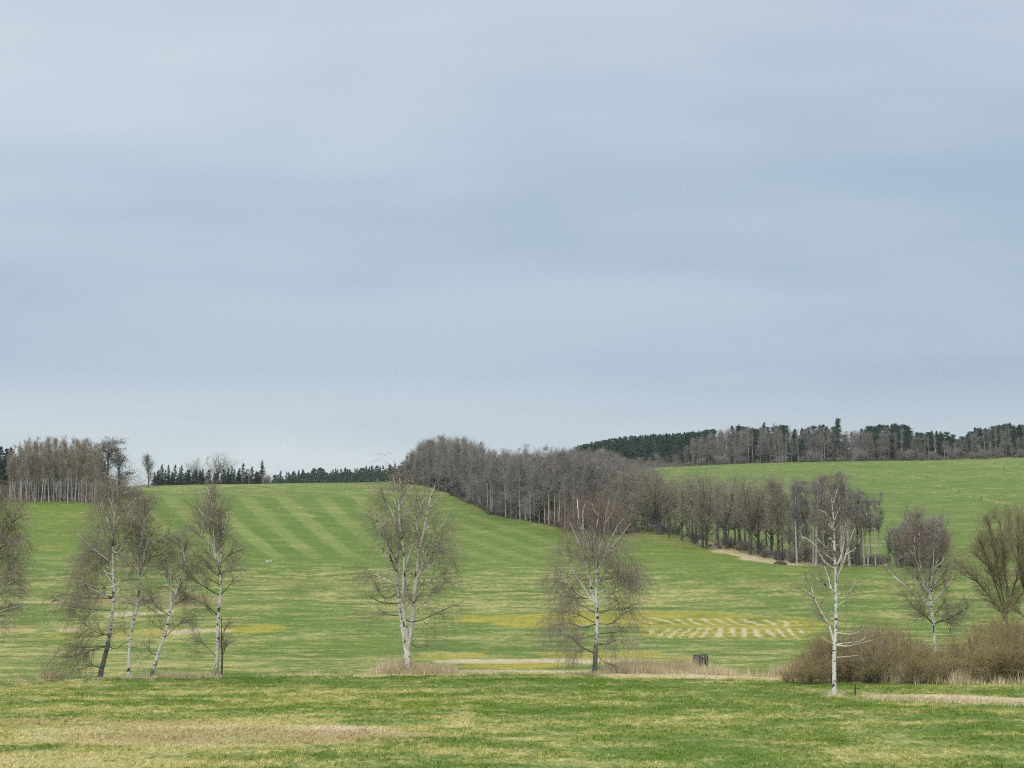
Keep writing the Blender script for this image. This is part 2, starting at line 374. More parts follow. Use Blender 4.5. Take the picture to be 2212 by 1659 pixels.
# ------------------------------------------------------------------ materials
def new_mat(name):
    m = bpy.data.materials.new(name)
    m.use_nodes = True
    nt = m.node_tree
    b = nt.nodes['Principled BSDF']
    b.inputs['Roughness'].default_value = 0.85
    b.inputs['Specular IOR Level'].default_value = 0.15
    return m, nt, b
def grass_material(name, blades=False):
    m, nt, b = new_mat(name)
    geo = N(nt, 'ShaderNodeNewGeometry')
    P = geo.outputs['Position']
    aA = N(nt, 'ShaderNodeAttribute', attribute_name='map_a')
    aB = N(nt, 'ShaderNodeAttribute', attribute_name='map_b')
    sA = N(nt, 'ShaderNodeSeparateColor'); nt.links.new(aA.outputs['Color'], sA.inputs[0])
    sB = N(nt, 'ShaderNodeSeparateColor'); nt.links.new(aB.outputs['Color'], sB.inputs[0])
    ye, st, lu = sA.outputs
    stripe, br, ff = sB.outputs
    n1 = noise(nt, P, 0.045, 3, 0.5, ((0.6, 1, 1),))
    n2 = noise(nt, P, 0.30, 4, 0.6, ((0.55, 0.6, 1), (31, 5, 0)))
    n3 = noise(nt, P, 1.3, 3, 0.62, ((0.8, 0.36, 1), (3, 15, 0)))
    n4 = noise(nt, P, 6.0, 3, 0.68, ((1, 0.3, 1),))
    g = maprange(nt, math_n(nt, 'ADD', math_n(nt, 'MULTIPLY', n2, 0.5), math_n(nt, 'ADD', math_n(nt, 'MULTIPLY', n3, 0.25), math_n(nt, 'MULTIPLY', n1, 0.25))), 0.36, 0.64)
    col = mix_c(nt, g, (0.083, 0.143, 0.016), (0.150, 0.203, 0.040))
    # stripes of the last mowing
    sl = math_n(nt, 'ADD', stripe, math_n(nt, 'MULTIPLY', math_n(nt, 'SUBTRACT', n2, 0.5), 0.22))
    light = mix_c(nt, maprange(nt, sl, 0.5, 1.0), col, (0.205, 0.238, 0.055))
    col = mix_c(nt, maprange(nt, sl, 0.5, 0.0), light, (0.082, 0.147, 0.011))
    lush = mix_c(nt, n3, (0.105, 0.158, 0.005), (0.160, 0.205, 0.010))
    lf = math_n(nt, 'MULTIPLY', lu, maprange(nt, n2, 0.30, 0.62), clamp=True)
    col = mix_c(nt, lf, col, lush)
    # straw: mask plus patchy noise
    ns = math_n(nt, 'ADD', math_n(nt, 'MULTIPLY', n2, 0.55), math_n(nt, 'ADD', math_n(nt, 'MULTIPLY', n3, 0.35), math_n(nt, 'MULTIPLY', n4, 0.25)))
    s = math_n(nt, 'ADD', math_n(nt, 'MULTIPLY', math_n(nt, 'SUBTRACT', ns, 0.575), 3.3), st)
    s = math_n(nt, 'ADD', s, math_n(nt, 'MULTIPLY', math_n(nt, 'SUBTRACT', n1, 0.5), 0.7))
    sf = maprange(nt, s, 0.12, 0.86)
    straw = mix_c(nt, n3, (0.29, 0.265, 0.078), (0.44, 0.385, 0.165))
    pale = mix_c(nt, maprange(nt, st, 0.72, 1.0), straw, mix_c(nt, n4, (0.36, 0.295, 0.19), (0.60, 0.515, 0.36)))
    col = mix_c(nt, math_n(nt, 'MULTIPLY', sf, 0.92), col, pale)
    bf = math_n(nt, 'MULTIPLY', br, maprange(nt, ns, 0.42, 0.66), clamp=True)
    col = mix_c(nt, bf, col, mix_c(nt, n4, (0.185, 0.14, 0.06), (0.33, 0.25, 0.12)))
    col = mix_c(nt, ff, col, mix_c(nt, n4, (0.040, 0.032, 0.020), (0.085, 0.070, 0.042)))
    # yellow ground keeps out of the hay rows
    yf = math_n(nt, 'MULTIPLY', math_n(nt, 'MULTIPLY', ye, 0.9), math_n(nt, 'MULTIPLY', maprange(nt, ns, 0.38, 0.62), maprange(nt, st, 1.0, 0.6)), clamp=True)
    col = mix_c(nt, yf, col, mix_c(nt, n4, (0.25, 0.23, 0.022), (0.43, 0.345, 0.035)))
    # fine speckle: blade tips, thatch, moss
    col = mix_c(nt, 1.0, col, mix_c(nt, maprange(nt, n4, 0.28, 0.72, smooth=False), (0.62, 0.66, 0.60), (1.38, 1.34, 1.37)), 'MULTIPLY')
    if blades:
        rnd = N(nt, 'ShaderNodeAttribute', attribute_name='shade')
        col = mix_c(nt, 1.0, col, mix_c(nt, rnd.outputs['Fac'], (1.05, 1.05, 1.05), (2.15, 2.1, 2.1)), 'MULTIPLY')
        b.inputs['Roughness'].default_value = 0.7
    else:
        bp = N(nt, 'ShaderNodeBump')
        bp.inputs['Strength'].default_value = 0.55
        bp.inputs['Distance'].default_value = 0.12
        hgt = math_n(nt, 'ADD', math_n(nt, 'MULTIPLY', n4, 0.5), math_n(nt, 'MULTIPLY', n3, 1.0))
        nt.links.new(hgt, bp.inputs['Height'])
        nt.links.new(bp.outputs[0], b.inputs['Normal'])
    nt.links.new(col, b.inputs['Base Color'])
    return m
def bark_material(name, c0, c1, scale=3.0):
    m, nt, b = new_mat(name)
    t = N(nt, 'ShaderNodeTexCoord')
    n = noise(nt, t.outputs['Object'], scale, 4, 0.65, ((1, 1, 0.25),))
    oi = N(nt, 'ShaderNodeObjectInfo')
    col = mix_c(nt, maprange(nt, n, 0.3, 0.7), c0, c1)
    col = mix_c(nt, 1.0, col, mix_c(nt, oi.outputs['Random'], (0.75, 0.75, 0.78), (1.25, 1.22, 1.2)), 'MULTIPLY')
    nt.links.new(col, b.inputs['Base Color'])
    return m
def twig_material(name, c0, c1):
    """c0..c1: range of colour from tree to tree, mottled a little along the crown."""
    m, nt, b = new_mat(name)
    oi = N(nt, 'ShaderNodeObjectInfo')
    t = N(nt, 'ShaderNodeTexCoord')
    n = noise(nt, t.outputs['Object'], 0.7, 3, 0.6)
    f = math_n(nt, 'ADD', math_n(nt, 'MULTIPLY', oi.outputs['Random'], 0.7), math_n(nt, 'MULTIPLY', math_n(nt, 'SUBTRACT', n, 0.35), 0.9), clamp=True)
    nt.links.new(mix_c(nt, f, c0, c1), b.inputs['Base Color'])
    return m
def birch_material(name, white=(0.82, 0.81, 0.77), grey=(0.56, 0.54, 0.51), band=0.57):
    m, nt, b = new_mat(name)
    t = N(nt, 'ShaderNodeTexCoord')
    P = t.outputs['Object']
    col = mix_c(nt, noise(nt, P, 2.0, 3, 0.6), grey, white)
    bands = noise(nt, P, 3.2, 3, 0.7, ((0.9, 0.9, 2.0),))
    mk = noise(nt, P, 0.9, 2, 0.6, ((1, 1, 1), (4, 9, 2)))
    bands = math_n(nt, 'ADD', bands, math_n(nt, 'MULTIPLY', math_n(nt, 'SUBTRACT', mk, 0.5), 0.35))
    col = mix_c(nt, maprange(nt, bands, band - 0.02, band + 0.035), col, (0.045, 0.038, 0.034))
    spots = noise(nt, P, 1.5, 2, 0.5, ((1.4, 1.4, 1.0), (8, 3, 1)))
    col = mix_c(nt, maprange(nt, spots, 0.62, 0.67), col, (0.05, 0.045, 0.04))
    # black fissured bark at the foot of the stem, up to a height that differs between stems
    att = N(nt, 'ShaderNodeAttribute', attribute_type='OBJECT', attribute_name='fissured')
    sz = N(nt, 'ShaderNodeSeparateXYZ'); nt.links.new(P, sz.inputs[0])
    nf = noise(nt, P, 2.2, 4, 0.7, ((1.5, 1.5, 0.8),))
    hh = math_n(nt, 'ADD', math_n(nt, 'SUBTRACT', att.outputs['Fac'], sz.outputs[2]), math_n(nt, 'MULTIPLY', math_n(nt, 'SUBTRACT', nf, 0.5), 5.0))
    col = mix_c(nt, math_n(nt, 'MULTIPLY', maprange(nt, hh, -0.3, 0.9), 0.9), col, mix_c(nt, nf, (0.03, 0.027, 0.025), (0.16, 0.15, 0.135)))
    nt.links.new(col, b.inputs['Base Color'])
    return m
M = {}
M['ground'] = grass_material('meadow_grass')
M['blades'] = grass_material('grass_blades', True)
M['birch'] = birch_material('birch_bark')
M['birch_limb'] = birch_material('birch_limb_bark', (0.80, 0.77, 0.70), (0.56, 0.53, 0.47), 0.64)
M['birch_far'] = birch_material('far_birch_bark', (0.58, 0.53, 0.48), (0.36, 0.32, 0.29), 0.62)
M['dark_limb'] = bark_material('dark_limb_bark', (0.045, 0.038, 0.033), (0.12, 0.105, 0.09))
M['bark'] = bark_material('grey_bark', (0.09, 0.08, 0.072), (0.23, 0.205, 0.185))
M['oak'] = bark_material('oak_bark', (0.05, 0.046, 0.042), (0.135, 0.124, 0.11))
M['birch_twig'] = twig_material('birch_twigs', (0.26, 0.222, 0.172), (0.335, 0.287, 0.228))
M['red_twig'] = twig_material('reddish_birch_twigs', (0.23, 0.165, 0.14), (0.27, 0.195, 0.165))
M['wood_twig'] = twig_material('wood_twigs', (0.225, 0.202, 0.190), (0.375, 0.336, 0.314))
M['oak_twig'] = twig_material('oak_twigs', (0.26, 0.228, 0.175), (0.35, 0.306, 0.236))
M['grove_twig'] = twig_material('grove_twigs', (0.31, 0.255, 0.215), (0.37, 0.325, 0.24))
M['olive_twig'] = twig_material('budding_twigs', (0.235, 0.20, 0.115), (0.31, 0.265, 0.155))
M['shrub_twig'] = twig_material('willow_twigs', (0.265, 0.212, 0.108), (0.46, 0.362, 0.180))
M['needle'] = twig_material('spruce_needles', (0.012, 0.036, 0.026), (0.026, 0.062, 0.042))
M['needle_young'] = twig_material('young_spruce_needles', (0.06, 0.10, 0.06), (0.09, 0.135, 0.075))
M['pine'] = twig_material('pine_needles', (0.026, 0.070, 0.046), (0.052, 0.118, 0.068))
M['clump'] = twig_material('withered_clumps', (0.06, 0.05, 0.055), (0.10, 0.085, 0.09))

# ------------------------------------------------------------------ mesh helpers
def make_mesh(name, V, Fq, mat, tri=None, smooth=False):
    me = bpy.data.meshes.new(name)
    V = np.asarray(V, np.float32)
    nq = 0 if Fq is None else len(Fq)
    ntri = 0 if tri is None else len(tri)
    me.vertices.add(len(V)); me.vertices.foreach_set('co', V.ravel())
    loops = np.concatenate(([np.asarray(Fq, np.int32).ravel()] if nq else []) + ([np.asarray(tri, np.int32).ravel()] if ntri else []))
    me.loops.add(len(loops)); me.loops.foreach_set('vertex_index', loops)
    me.polygons.add(nq + ntri)
    starts = np.concatenate([np.arange(nq) * 4, nq * 4 + np.arange(ntri) * 3]).astype(np.int32)
    me.polygons.foreach_set('loop_start', starts)
    if smooth:
        me.polygons.foreach_set('use_smooth', np.ones(nq + ntri, bool))
    me.update(calc_edges=True)
    if mat is not None:
        me.materials.append(mat)
    return me
def tubes(sets, sides=3):
    """sets: list of (P (B,n,3), R (B,n), sides) -> verts, quads"""
    Vs, Qs, off = [], [], 0
    for P, R, s in sets:
        if len(P) == 0:
            continue
        B, n, _ = P.shape
        T = np.gradient(P, axis=1)
        T /= np.linalg.norm(T, axis=2, keepdims=True) + 1e-9
        ref = np.where(np.abs(T[:, :1, 2:3]) > 0.9, np.array([[[1.0, 0, 0]]]), np.array([[[0, 0, 1.0]]]))
        ref = np.broadcast_to(ref, T.shape)
        A = np.cross(T, ref); A /= np.linalg.norm(A, axis=2, keepdims=True) + 1e-9
        C = np.cross(T, A)
        th = np.arange(s) * 2 * pi / s
        ring = P[:, :, None, :] + R[:, :, None, None] * (A[:, :, None, :] * np.cos(th)[None, None, :, None] + C[:, :, None, :] * np.sin(th)[None, None, :, None])
        Vs.append(ring.reshape(-1, 3))
        idx = off + np.arange(B * n * s).reshape(B, n, s)
        a = idx[:, :-1, :]; b = np.roll(idx, -1, axis=2)[:, :-1, :]
        c = np.roll(idx, -1, axis=2)[:, 1:, :]; d = idx[:, 1:, :]
        Qs.append(np.stack([a, b, c, d], -1).reshape(-1, 4))
        off += B * n * s
    return np.concatenate(Vs), np.concatenate(Qs)
def tube_mesh(name, sets, mat, smooth=True):
    V, Q = tubes(sets)
    return make_mesh(name, V, Q, mat, smooth=smooth)
def unit(v):
    return v / (np.linalg.norm(v, axis=-1, keepdims=True) + 1e-9)
def spawn(r, P, R, n, t0, t1, ang, length, npts, up=0.0, droop=0.0, wob=0.15, rad=None, taper=0.35, lenpow=0.0):
    """n children grown from the polylines P; ang and length are (lo, hi). up/droop bend the child while it grows."""
    B, m, _ = P.shape
    L = np.linalg.norm(np.diff(P, axis=1), axis=2).sum(1)
    pi_ = r.choice(B, n, p=L / L.sum())
    t = r.uniform(t0, t1, n)
    f = t * (m - 1); k = np.minimum(f.astype(int), m - 2); q = (f - k)[:, None]
    base = P[pi_, k] * (1 - q) + P[pi_, k + 1] * q
    T = unit(P[pi_, k + 1] - P[pi_, k])
    pr = R[pi_, k] * (1 - q[:, 0]) + R[pi_, k + 1] * q[:, 0]
    nv = unit(np.cross(T, r.normal(size=(n, 3))))
    a = np.radians(r.uniform(ang[0], ang[1], n))[:, None]
    D = unit(T * np.cos(a) + nv * np.sin(a))
    ln = r.uniform(length[0], length[1], n) * (1 - t * lenpow)
    st = (ln / (npts - 1))[:, None]
    pts = [base]
    for i in range(npts - 1):
        D = unit(D + np.array([0, 0, up - droop * (i + 0.5) / (npts - 1)]) + wob * r.normal(size=(n, 3)))
        pts.append(pts[-1] + D * st)
    C = np.stack(pts, 1)
    r0 = np.minimum(pr * 0.8, rad[0]) if rad is not None else pr * 0.6
    r0 = np.maximum(r0, rad[1]) if rad is not None else r0
    RR = r0[:, None] * np.linspace(1, taper, npts)[None, :]
    return C, RR
def quads_cloud(r, centers, size, flat=0.3):
    """small leaf-clump quads with random tilt at the given centres"""
    n = len(centers)
    nrm = unit(r.normal(size=(n, 3)) + np.array([0, 0, flat]))
    a = unit(np.cross(nrm, r.normal(size=(n, 3))))
    b = np.cross(nrm, a)
    s = (size * r.uniform(0.6, 1.3, n))[:, None]
    s2 = s * r.uniform(0.45, 0.9, (n, 1))
    V = np.stack([centers - a * s, centers + b * s2 * 0.8, centers + a * s, centers - b * s2], 1).reshape(-1, 3)
    Q = np.arange(n * 4).reshape(n, 4)
    return V, Q

COL = sc.collection
def link(o):
    COL.objects.link(o)
    return o
def tag(o, label=None, cat=None, group=None, kind=None):
    if label: o['label'] = label
    if cat: o['category'] = cat
    if group: o['group'] = group
    if kind: o['kind'] = kind
    return o
def part(name, me, parent):
    o = link(bpy.data.objects.new(name, me))
    o.parent = parent
    return o
def empty(name, loc):
    o = link(bpy.data.objects.new(name, None))
    o.location = loc
    o.empty_display_size = 0.5
    return o

# ------------------------------------------------------------------ ground sheet
def build_ground():
    ds = [2, 6, 12, 20, 28, 36, 42]
    d = 46.0
    while d < 150:
        ds.append(d)
        d += max(1.7 * d * d / (F * CAM_H), 0.2)
    while d < 1050:
        ds.append(d)
        d += 2.2 + 1.6 * max(0, (d - 250) / 600)
    while d < 3200:
        ds.append(d)
        d *= 1.045
    ds = np.array(ds)
    az = np.concatenate([np.linspace(-pi, -0.45, 50)[:-1], np.linspace(-0.45, 0.45, 640), np.linspace(0.45, pi, 50)[1:-1]])
    inner = np.abs(az) <= 0.33
    az = np.concatenate([np.linspace(-pi, -0.33, 60)[:-1], np.linspace(-0.33, 0.33, 430), np.linspace(0.33, pi, 60)[1:]])
    Dg, Ag = np.meshgrid(ds, az, indexing='ij')
    X = Dg * np.sin(Ag); Y = Dg * np.cos(Ag)
    Z = ground(X, Y)
    A, B = field_maps(X.ravel(), Y.ravel(), Z.ravel())
    nr, nc = Dg.shape
    V = np.stack([X, Y, Z], -1).reshape(-1, 3)
    idx = np.arange(nr * nc).reshape(nr, nc)
    Q = np.stack([idx[:-1, :-1], idx[:-1, 1:], idx[1:, 1:], idx[1:, :-1]], -1).reshape(-1, 4)[:, ::-1]
    V = np.vstack([V, [[0, 0, float(ground(0.0, 0.1))]]])
    A = np.vstack([A, A[:1]]); B = np.vstack([B, B[:1]])
    c = len(V) - 1
    tri = np.stack([np.full(nc - 1, c), idx[0, 1:], idx[0, :-1]], -1)
    me = make_mesh('meadow', V, Q, M['ground'], tri=tri, smooth=True)
    for nm, dat in (('map_a', A), ('map_b', B)):
        at = me.attributes.new(nm, 'FLOAT_COLOR', 'POINT')
        at.data.foreach_set('color', dat.astype(np.float32).ravel())
    o = link(bpy.data.objects.new('meadow', me))
    tag(o, 'green and straw coloured meadow rising to mown hills', None, None, 'structure')
build_ground()

# ------------------------------------------------------------------ generated trees (prototypes)
def bare_tree(r, H=18.0, cb=0.3, spread=4.5, limb_ang=(30, 60), up=0.10, n1=16, n2=130, n3=750, n4=2200, droop=0.0, rt=None, twig=0.016, multi=1, top=0.94, lean=0.02, lenpow=0.55, lr=0.42):
    """-> (trunk tube sets, twig tube sets): stems, limbs, branches, twigs"""
    stems = []
    for k in range(multi):
        n = 9
        t = np.linspace(0, 1, n)
        h = H * top * (1 if k == 0 else r.uniform(0.75, 0.95))
        ph = r.uniform(0, 2 * pi)
        ln = lean + (0.10 if multi > 1 else 0) * r.uniform(0.5, 1.2)
        x = np.cos(ph) * (ln * h * t ** 0.8) + np.cumsum(r.normal(0, 0.006 * H, n)) * t
        y = np.sin(ph) * (ln * h * t ** 0.8) + np.cumsum(r.normal(0, 0.006 * H, n)) * t
        stems.append(np.stack([x, y, h * t - 0.15], -1))
    P0 = np.stack(stems)
    r0 = (rt or H * 0.014) * (1.0 if multi == 1 else 0.7)
    R0 = np.tile(r0 * np.array([1.25, 1.0, .92, .84, .74, .62, .48, .33, .14]), (multi, 1))
    P1, R1 = spawn(r, P0, R0, n1 * multi if multi > 1 else n1, cb, 0.95, limb_ang, (spread * 0.7, spread * 1.25), 6, up=up, wob=0.13, rad=(r0 * lr, 0.03), taper=0.25, lenpow=lenpow)
    Pa = np.concatenate([P1]); Ra = np.concatenate([R1])
    P2, R2 = spawn(r, Pa, Ra, n2, 0.15, 1.0, (25, 60), (spread * 0.28, spread * 0.55), 5, up=up * 0.7, droop=droop * 0.4, wob=0.18, rad=(0.05, twig * 1.3), taper=0.35, lenpow=0.3)
    # leader shoots on the upper stem
    P2b, R2b = spawn(r, P0, R0, max(10, n2 // 6), max(cb, 0.45), 1.0, (20, 55), (spread * 0.25, spread * 0.5), 5, up=up, wob=0.15, rad=(0.04, twig * 1.2), taper=0.4)
    P2 = np.concatenate([P2, P2b]); R2 = np.concatenate([R2, R2b])
    P3, R3 = spawn(r, P2, R2, n3, 0.15, 1.0, (25, 60), (spread * 0.16, spread * 0.36), 3, up=up * 0.4, droop=droop, wob=0.2, rad=(twig, twig), taper=0.5)
    P4, R4 = spawn(r, P3, R3, n4, 0.1, 1.0, (20, 60), (spread * 0.10, spread * 0.24), 2, droop=droop, wob=0.2, rad=(twig * 0.75, twig * 0.75), taper=0.5)
    return [(P0, R0, 7), (P1, R1, 5)], [(P2, R2, 3), (P3, R3, 3), (P4, R4, 3)]
class Proto:
    def __init__(self, H, parts):
        self.H = H; self.parts = parts        # parts: list of (name, mesh)
def proto_bare(seed, tm, cm, name='tree', **k):
    r = np.random.default_rng(seed)
    a, b = bare_tree(r, **k)
    H = max(p.max() for p in [q[0][..., 2] for q in b])
    return Proto(float(H), [('trunk', tube_mesh(name + '_trunk', a, tm)), ('crown', tube_mesh(name + '_crown', b, cm, False))])
def proto_spruce(seed, H=16.0, spread=2.6, gaps=0.1, cb=0.05, needle='needle'):
    r = np.random.default_rng(seed)
    tz = np.linspace(0, 1, 6)
    P0 = np.stack([0.02 * np.sin(tz * 3), 0 * tz, H * tz - 0.2], -1)[None]
    R0 = (0.16 * (1 - tz * 0.93))[None]
    C = []; br = []
    for z in np.arange(cb * H, H * 0.985, 0.42):
        t = z / H
        L = spread * (1 - t) ** 0.85 * r.uniform(0.75, 1.15) + 0.12
        for k in range(r.integers(5, 8)):
            if r.random() < gaps: continue
            a = r.uniform(0, 2 * pi)
            l = L * r.uniform(0.6, 1.15)
            m = max(3, int(l / 0.24))
            f = np.linspace(0.15, 1, m)
            zz = z - 0.32 * l * f + 0.18 * l * f ** 2 + r.normal(0, 0.05, m)
            lat = r.normal(0, 0.10 + 0.10 * l * (1 - f), m)
            C.append(np.stack([np.cos(a) * f * l - np.sin(a) * lat, np.sin(a) * f * l + np.cos(a) * lat, zz], -1))
    C.append(np.stack([0 * tz[:5], 0 * tz[:5], H * np.linspace(.95, 1.0, 5)], -1))
    C = np.concatenate(C)
    V, Q = quads_cloud(r, C, 0.36 * np.ones(len(C)), 0.5)
    return Proto(H, [('trunk', tube_mesh('spruce_trunk', [(P0, R0, 5)], M['bark'])), ('crown', make_mesh('spruce_crown', V, Q, M[needle]))])
def proto_pine(seed, H=17.0, spread=3.0, cb=0.45, narrow=0.6):
    r = np.random.default_rng(seed)
    tz = np.linspace(0, 1, 7)
    P0 = np.stack([0.25 * np.sin(tz * 4 + seed), 0.2 * np.cos(tz * 3), H * 0.97 * tz - 0.2], -1)[None]
    R0 = (0.22 * (1 - tz * 0.85))[None]
    P1, R1 = spawn(r, P0, R0, 34, cb, 1.0, (50, 85), (spread * 0.6, spread * 1.1), 4, up=0.14, wob=0.15, rad=(0.09, 0.03), lenpow=narrow)
    C = []
    for p in P1:
        for f in (0.45, 0.75, 1.0):
            k = f * 3; i = min(int(k), 2); c = p[i] * (1 - (k - i)) + p[i + 1] * (k - i)
            C.append(c + r.normal(0, 1, (int(20 + 14 * f), 3)) * np.array([0.48, 0.48, 0.26]) + np.array([0, 0, 0.15]))
    C.append(P0[0, -1] + r.normal(0, 1, (60, 3)) * np.array([0.4, 0.4, 0.4]))
    C = np.concatenate(C)
    V, Q = quads_cloud(r, C, 0.24 * np.ones(len(C)), 0.4)
    H2 = float(V[:, 2].max())
    return Proto(H2, [('trunk', tube_mesh('pine_trunk', [(P0, R0, 6), (P1, R1, 4)], M['bark'])), ('crown', make_mesh('pine_crown', V, Q, M['pine']))])

PR = {}
PR['wood'] = [proto_bare(100 + i, M['bark'], M['wood_twig'], 'woodland', H=18, cb=(0.10, 0.2, 0.24, 0.10, 0.26, 0.12)[i], spread=(4.3, 5.2, 4.6, 5.6, 4.2, 5.0)[i], up=(.18, .12, .3, .10, .3, .2)[i],
                         limb_ang=((20, 60), (25, 65), (15, 45), (25, 62), (15, 40), (20, 55))[i], twig=0.019, n1=20, n3=720, n4=2000, multi=(1, 1, 1, 1, 1, 2)[i]) for i in range(6)]
PR['wood'] += [proto_bare(110 + i, M['oak'], M['wood_twig'], 'dark_woodland', H=18, cb=0.14, spread=(5.6, 5.0)[i], up=.14, limb_ang=(25, 62), twig=0.019, n1=22, n2=140, n3=620, n4=1500, rt=0.34, lr=.5) for i in range(2)]
PR['wood_birch'] = [proto_bare(120 + i, M['birch_far'], M['wood_twig'], 'slim_birch', H=19, cb=0.42, spread=2.5, up=0.14, limb_ang=(20, 45), n1=16, n2=100, n3=600, n4=1700,
                               droop=0.25, rt=0.18, twig=0.019) for i in range(3)]
PR['grove'] = [proto_bare(140 + i, M['birch_far'], M['grove_twig'], 'grove_birch', H=20, cb=0.34, spread=2.9, up=0.22, limb_ang=(15, 40), n1=18, n2=110, n3=700, n4=2000,
                          droop=0.1, rt=0.19, twig=0.020, multi=(1, 1, 1, 2, 1)[i], lean=(.01, .03, .05, .02, .02)[i]) for i in range(5)]
PR['oak'] = [proto_bare(160 + i, M['oak'], M['oak_twig'], 'oak', H=16, cb=(0.55, 0.10, 0.5, 0.12)[i], spread=(9.5, 5.2, 8.0, 4.8)[i], up=(.05, .08, .02, .18)[i], limb_ang=((8, 72), (35, 75), (20, 80), (20, 60))[i],
                        n1=(24, 20, 15, 24)[i], n2=(210, 180, 150, 210)[i], n3=(800, 700, 600, 900)[i], n4=(1500, 1200, 900, 1700)[i],
                        rt=(0.62, 0.30, 0.34, 0.26)[i], twig=0.020, top=(.30, .85, .42, .8)[i], lenpow=(0.0, 0.5, 0.0, 0.5)[i], lr=(0.36, .45, .5, .42)[i]) for i in range(4)]
def shrub_proto(seed, H=4.0, W=2.2, bark='bark', twig='shrub_twig', th=1.0, n2=300, n3=1050, name='willow'):
    r = np.random.default_rng(seed)
    n = 34
    ph = r.uniform(0, 2 * pi, n); rad = W * 0.35 * np.sqrt(r.uniform(0, 1, n))
    tilt = r.uniform(0.05, 0.75, n)
    hh = H * r.uniform(0.55, 0.95, n) * (1 - 0.35 * tilt)
    t = np.linspace(0, 1, 6)
    P = np.stack([np.cos(ph)[:, None] * (rad[:, None] + W * 0.75 * tilt[:, None] * t), np.sin(ph)[:, None] * (rad[:, None] + W * 0.75 * tilt[:, None] * t), hh[:, None] * t ** 0.9 - 0.1], -1)
    P += np.cumsum(r.normal(0, 0.04, P.shape), 1)
    R = np.tile(np.linspace(0.028 * th, 0.010 * th, 6), (n, 1))
    P[:, :, :2] += (np.cumsum(r.normal(0, 0.05, P.shape), 1) * np.linspace(0, 1, 6)[None, :, None])[:, :, :2]
    P2, R2 = spawn(r, P, R, n2, 0.15, 1.0, (20, 65), (0.5, 1.3), 4, up=0.06, wob=0.22, rad=(0.014 * th, 0.009 * th), taper=0.5)
    P3, R3 = spawn(r, P2, R2, n3, 0.1, 1.0, (25, 75), (0.25, 0.7), 2, up=0.04, wob=0.2, rad=(0.0095 * th, 0.0075 * th), taper=0.6)
    return Proto(H, [('stems', tube_mesh(name + '_stems', [(P, R, 4)], M[bark])), ('crown', tube_mesh(name + '_twigs', [(P2, R2, 3), (P3, R3, 3)], M[twig], False))])
PR['field'] = [proto_bare(170 + i, M['oak'], M['oak_twig'], 'field_tree', H=17, cb=(.45, .10, .3, .08)[i], spread=(8.0, 5.0, 7.0, 5.5)[i], up=(.10, .2, .10, .16)[i], limb_ang=((10, 60), (25, 60), (15, 62), (25, 65))[i],
                          n1=(18, 16, 18, 20)[i], n2=130, n3=440, n4=600, rt=0.28, twig=0.019, multi=(1, 2, 1, 1)[i], top=(.45, .88, .55, .9)[i], lenpow=(0.1, .5, .25, .5)[i], lr=.48) for i in range(4)]
PR['bush'] = [shrub_proto(180 + i, 4.0, 2.4, 'bark', 'wood_twig', 1.9, 260, 900, 'scrub') for i in range(4)]
PR['spruce'] = [proto_spruce(200 + i, 16, (3.4, 3.0, 3.8, 3.2)[i], (.08, .15, .05, .2)[i]) for i in range(4)]
PR['young'] = [proto_spruce(220 + i, 7, 1.8, .1, .03, 'needle_young') for i in range(2)]
PR['pine'] = [proto_pine(230 + i, 17, (3.4, 3.0, 3.7)[i], (.30, .22, .36)[i]) for i in range(3)]
PR['bigpine'] = [proto_pine(240, 20, 3.7, .22, 0.72)]

NAMES = {'field': 'bare_tree', 'wood': 'bare_tree', 'wood_birch': 'birch_tree', 'grove': 'birch_tree', 'oak': 'oak_tree', 'bush': 'bushy_tree', 'spruce': 'spruce_tree', 'young': 'spruce_tree', 'pine': 'pine_tree', 'bigpine': 'pine_tree'}
GROUND_SINK = 0.1
def plant(kind, u, d, height=None, vtop=None, label='', group=None, wide=1.0, variant=None, rot=None, xyz=None, cat='tree'):
    x, y, z = at_d(u, d) if xyz is None else xyz
    if vtop is not None:
        uu, vb = proj(x, y, z)
        height = float((vb - vtop) * math.hypot(x, y) / F)
    pr = PR[kind][variant if variant is not None else int(rng.integers(len(PR[kind])))]
    s = height / pr.H
    o = empty(NAMES[kind], (x, y, z - GROUND_SINK))
    o.rotation_euler = (0, 0, float(rng.uniform(0, 2 * pi)) if rot is None else rot)
    sx = s ** 0.75 * wide
    o.scale = (sx, sx, s)
    tag(o, label, cat, group)
    for nm, me in pr.parts:
        part(nm, me, o)
    return o

# ------------------------------------------------------------------ hero birches along the ditch, limbs laid out one by one
def resample(pts, n):
    pts = np.asarray(pts, float)
    k = len(pts)
    if k == 2:
        return pts[0] + (pts[1] - pts[0]) * np.linspace(0, 1, n)[:, None]
    ext = np.vstack([2 * pts[0] - pts[1], pts, 2 * pts[-1] - pts[-2]])
    s = np.concatenate([[0], np.cumsum(np.linalg.norm(np.diff(pts[:, :2], axis=0), axis=1))])
    q = np.linspace(0, s[-1], n)
    i = np.clip(np.searchsorted(s, q, side='right') - 1, 0, k - 2)
    t = ((q - s[i]) / (s[i + 1] - s[i]))[:, None]
    p0, p1, p2, p3 = ext[i], ext[i + 1], ext[i + 2], ext[i + 3]
    return 0.5 * (2 * p1 + (p2 - p0) * t + (2 * p0 - 5 * p1 + 4 * p2 - p3) * t ** 2 + (3 * p1 - p0 - 3 * p2 + p3) * t ** 3)
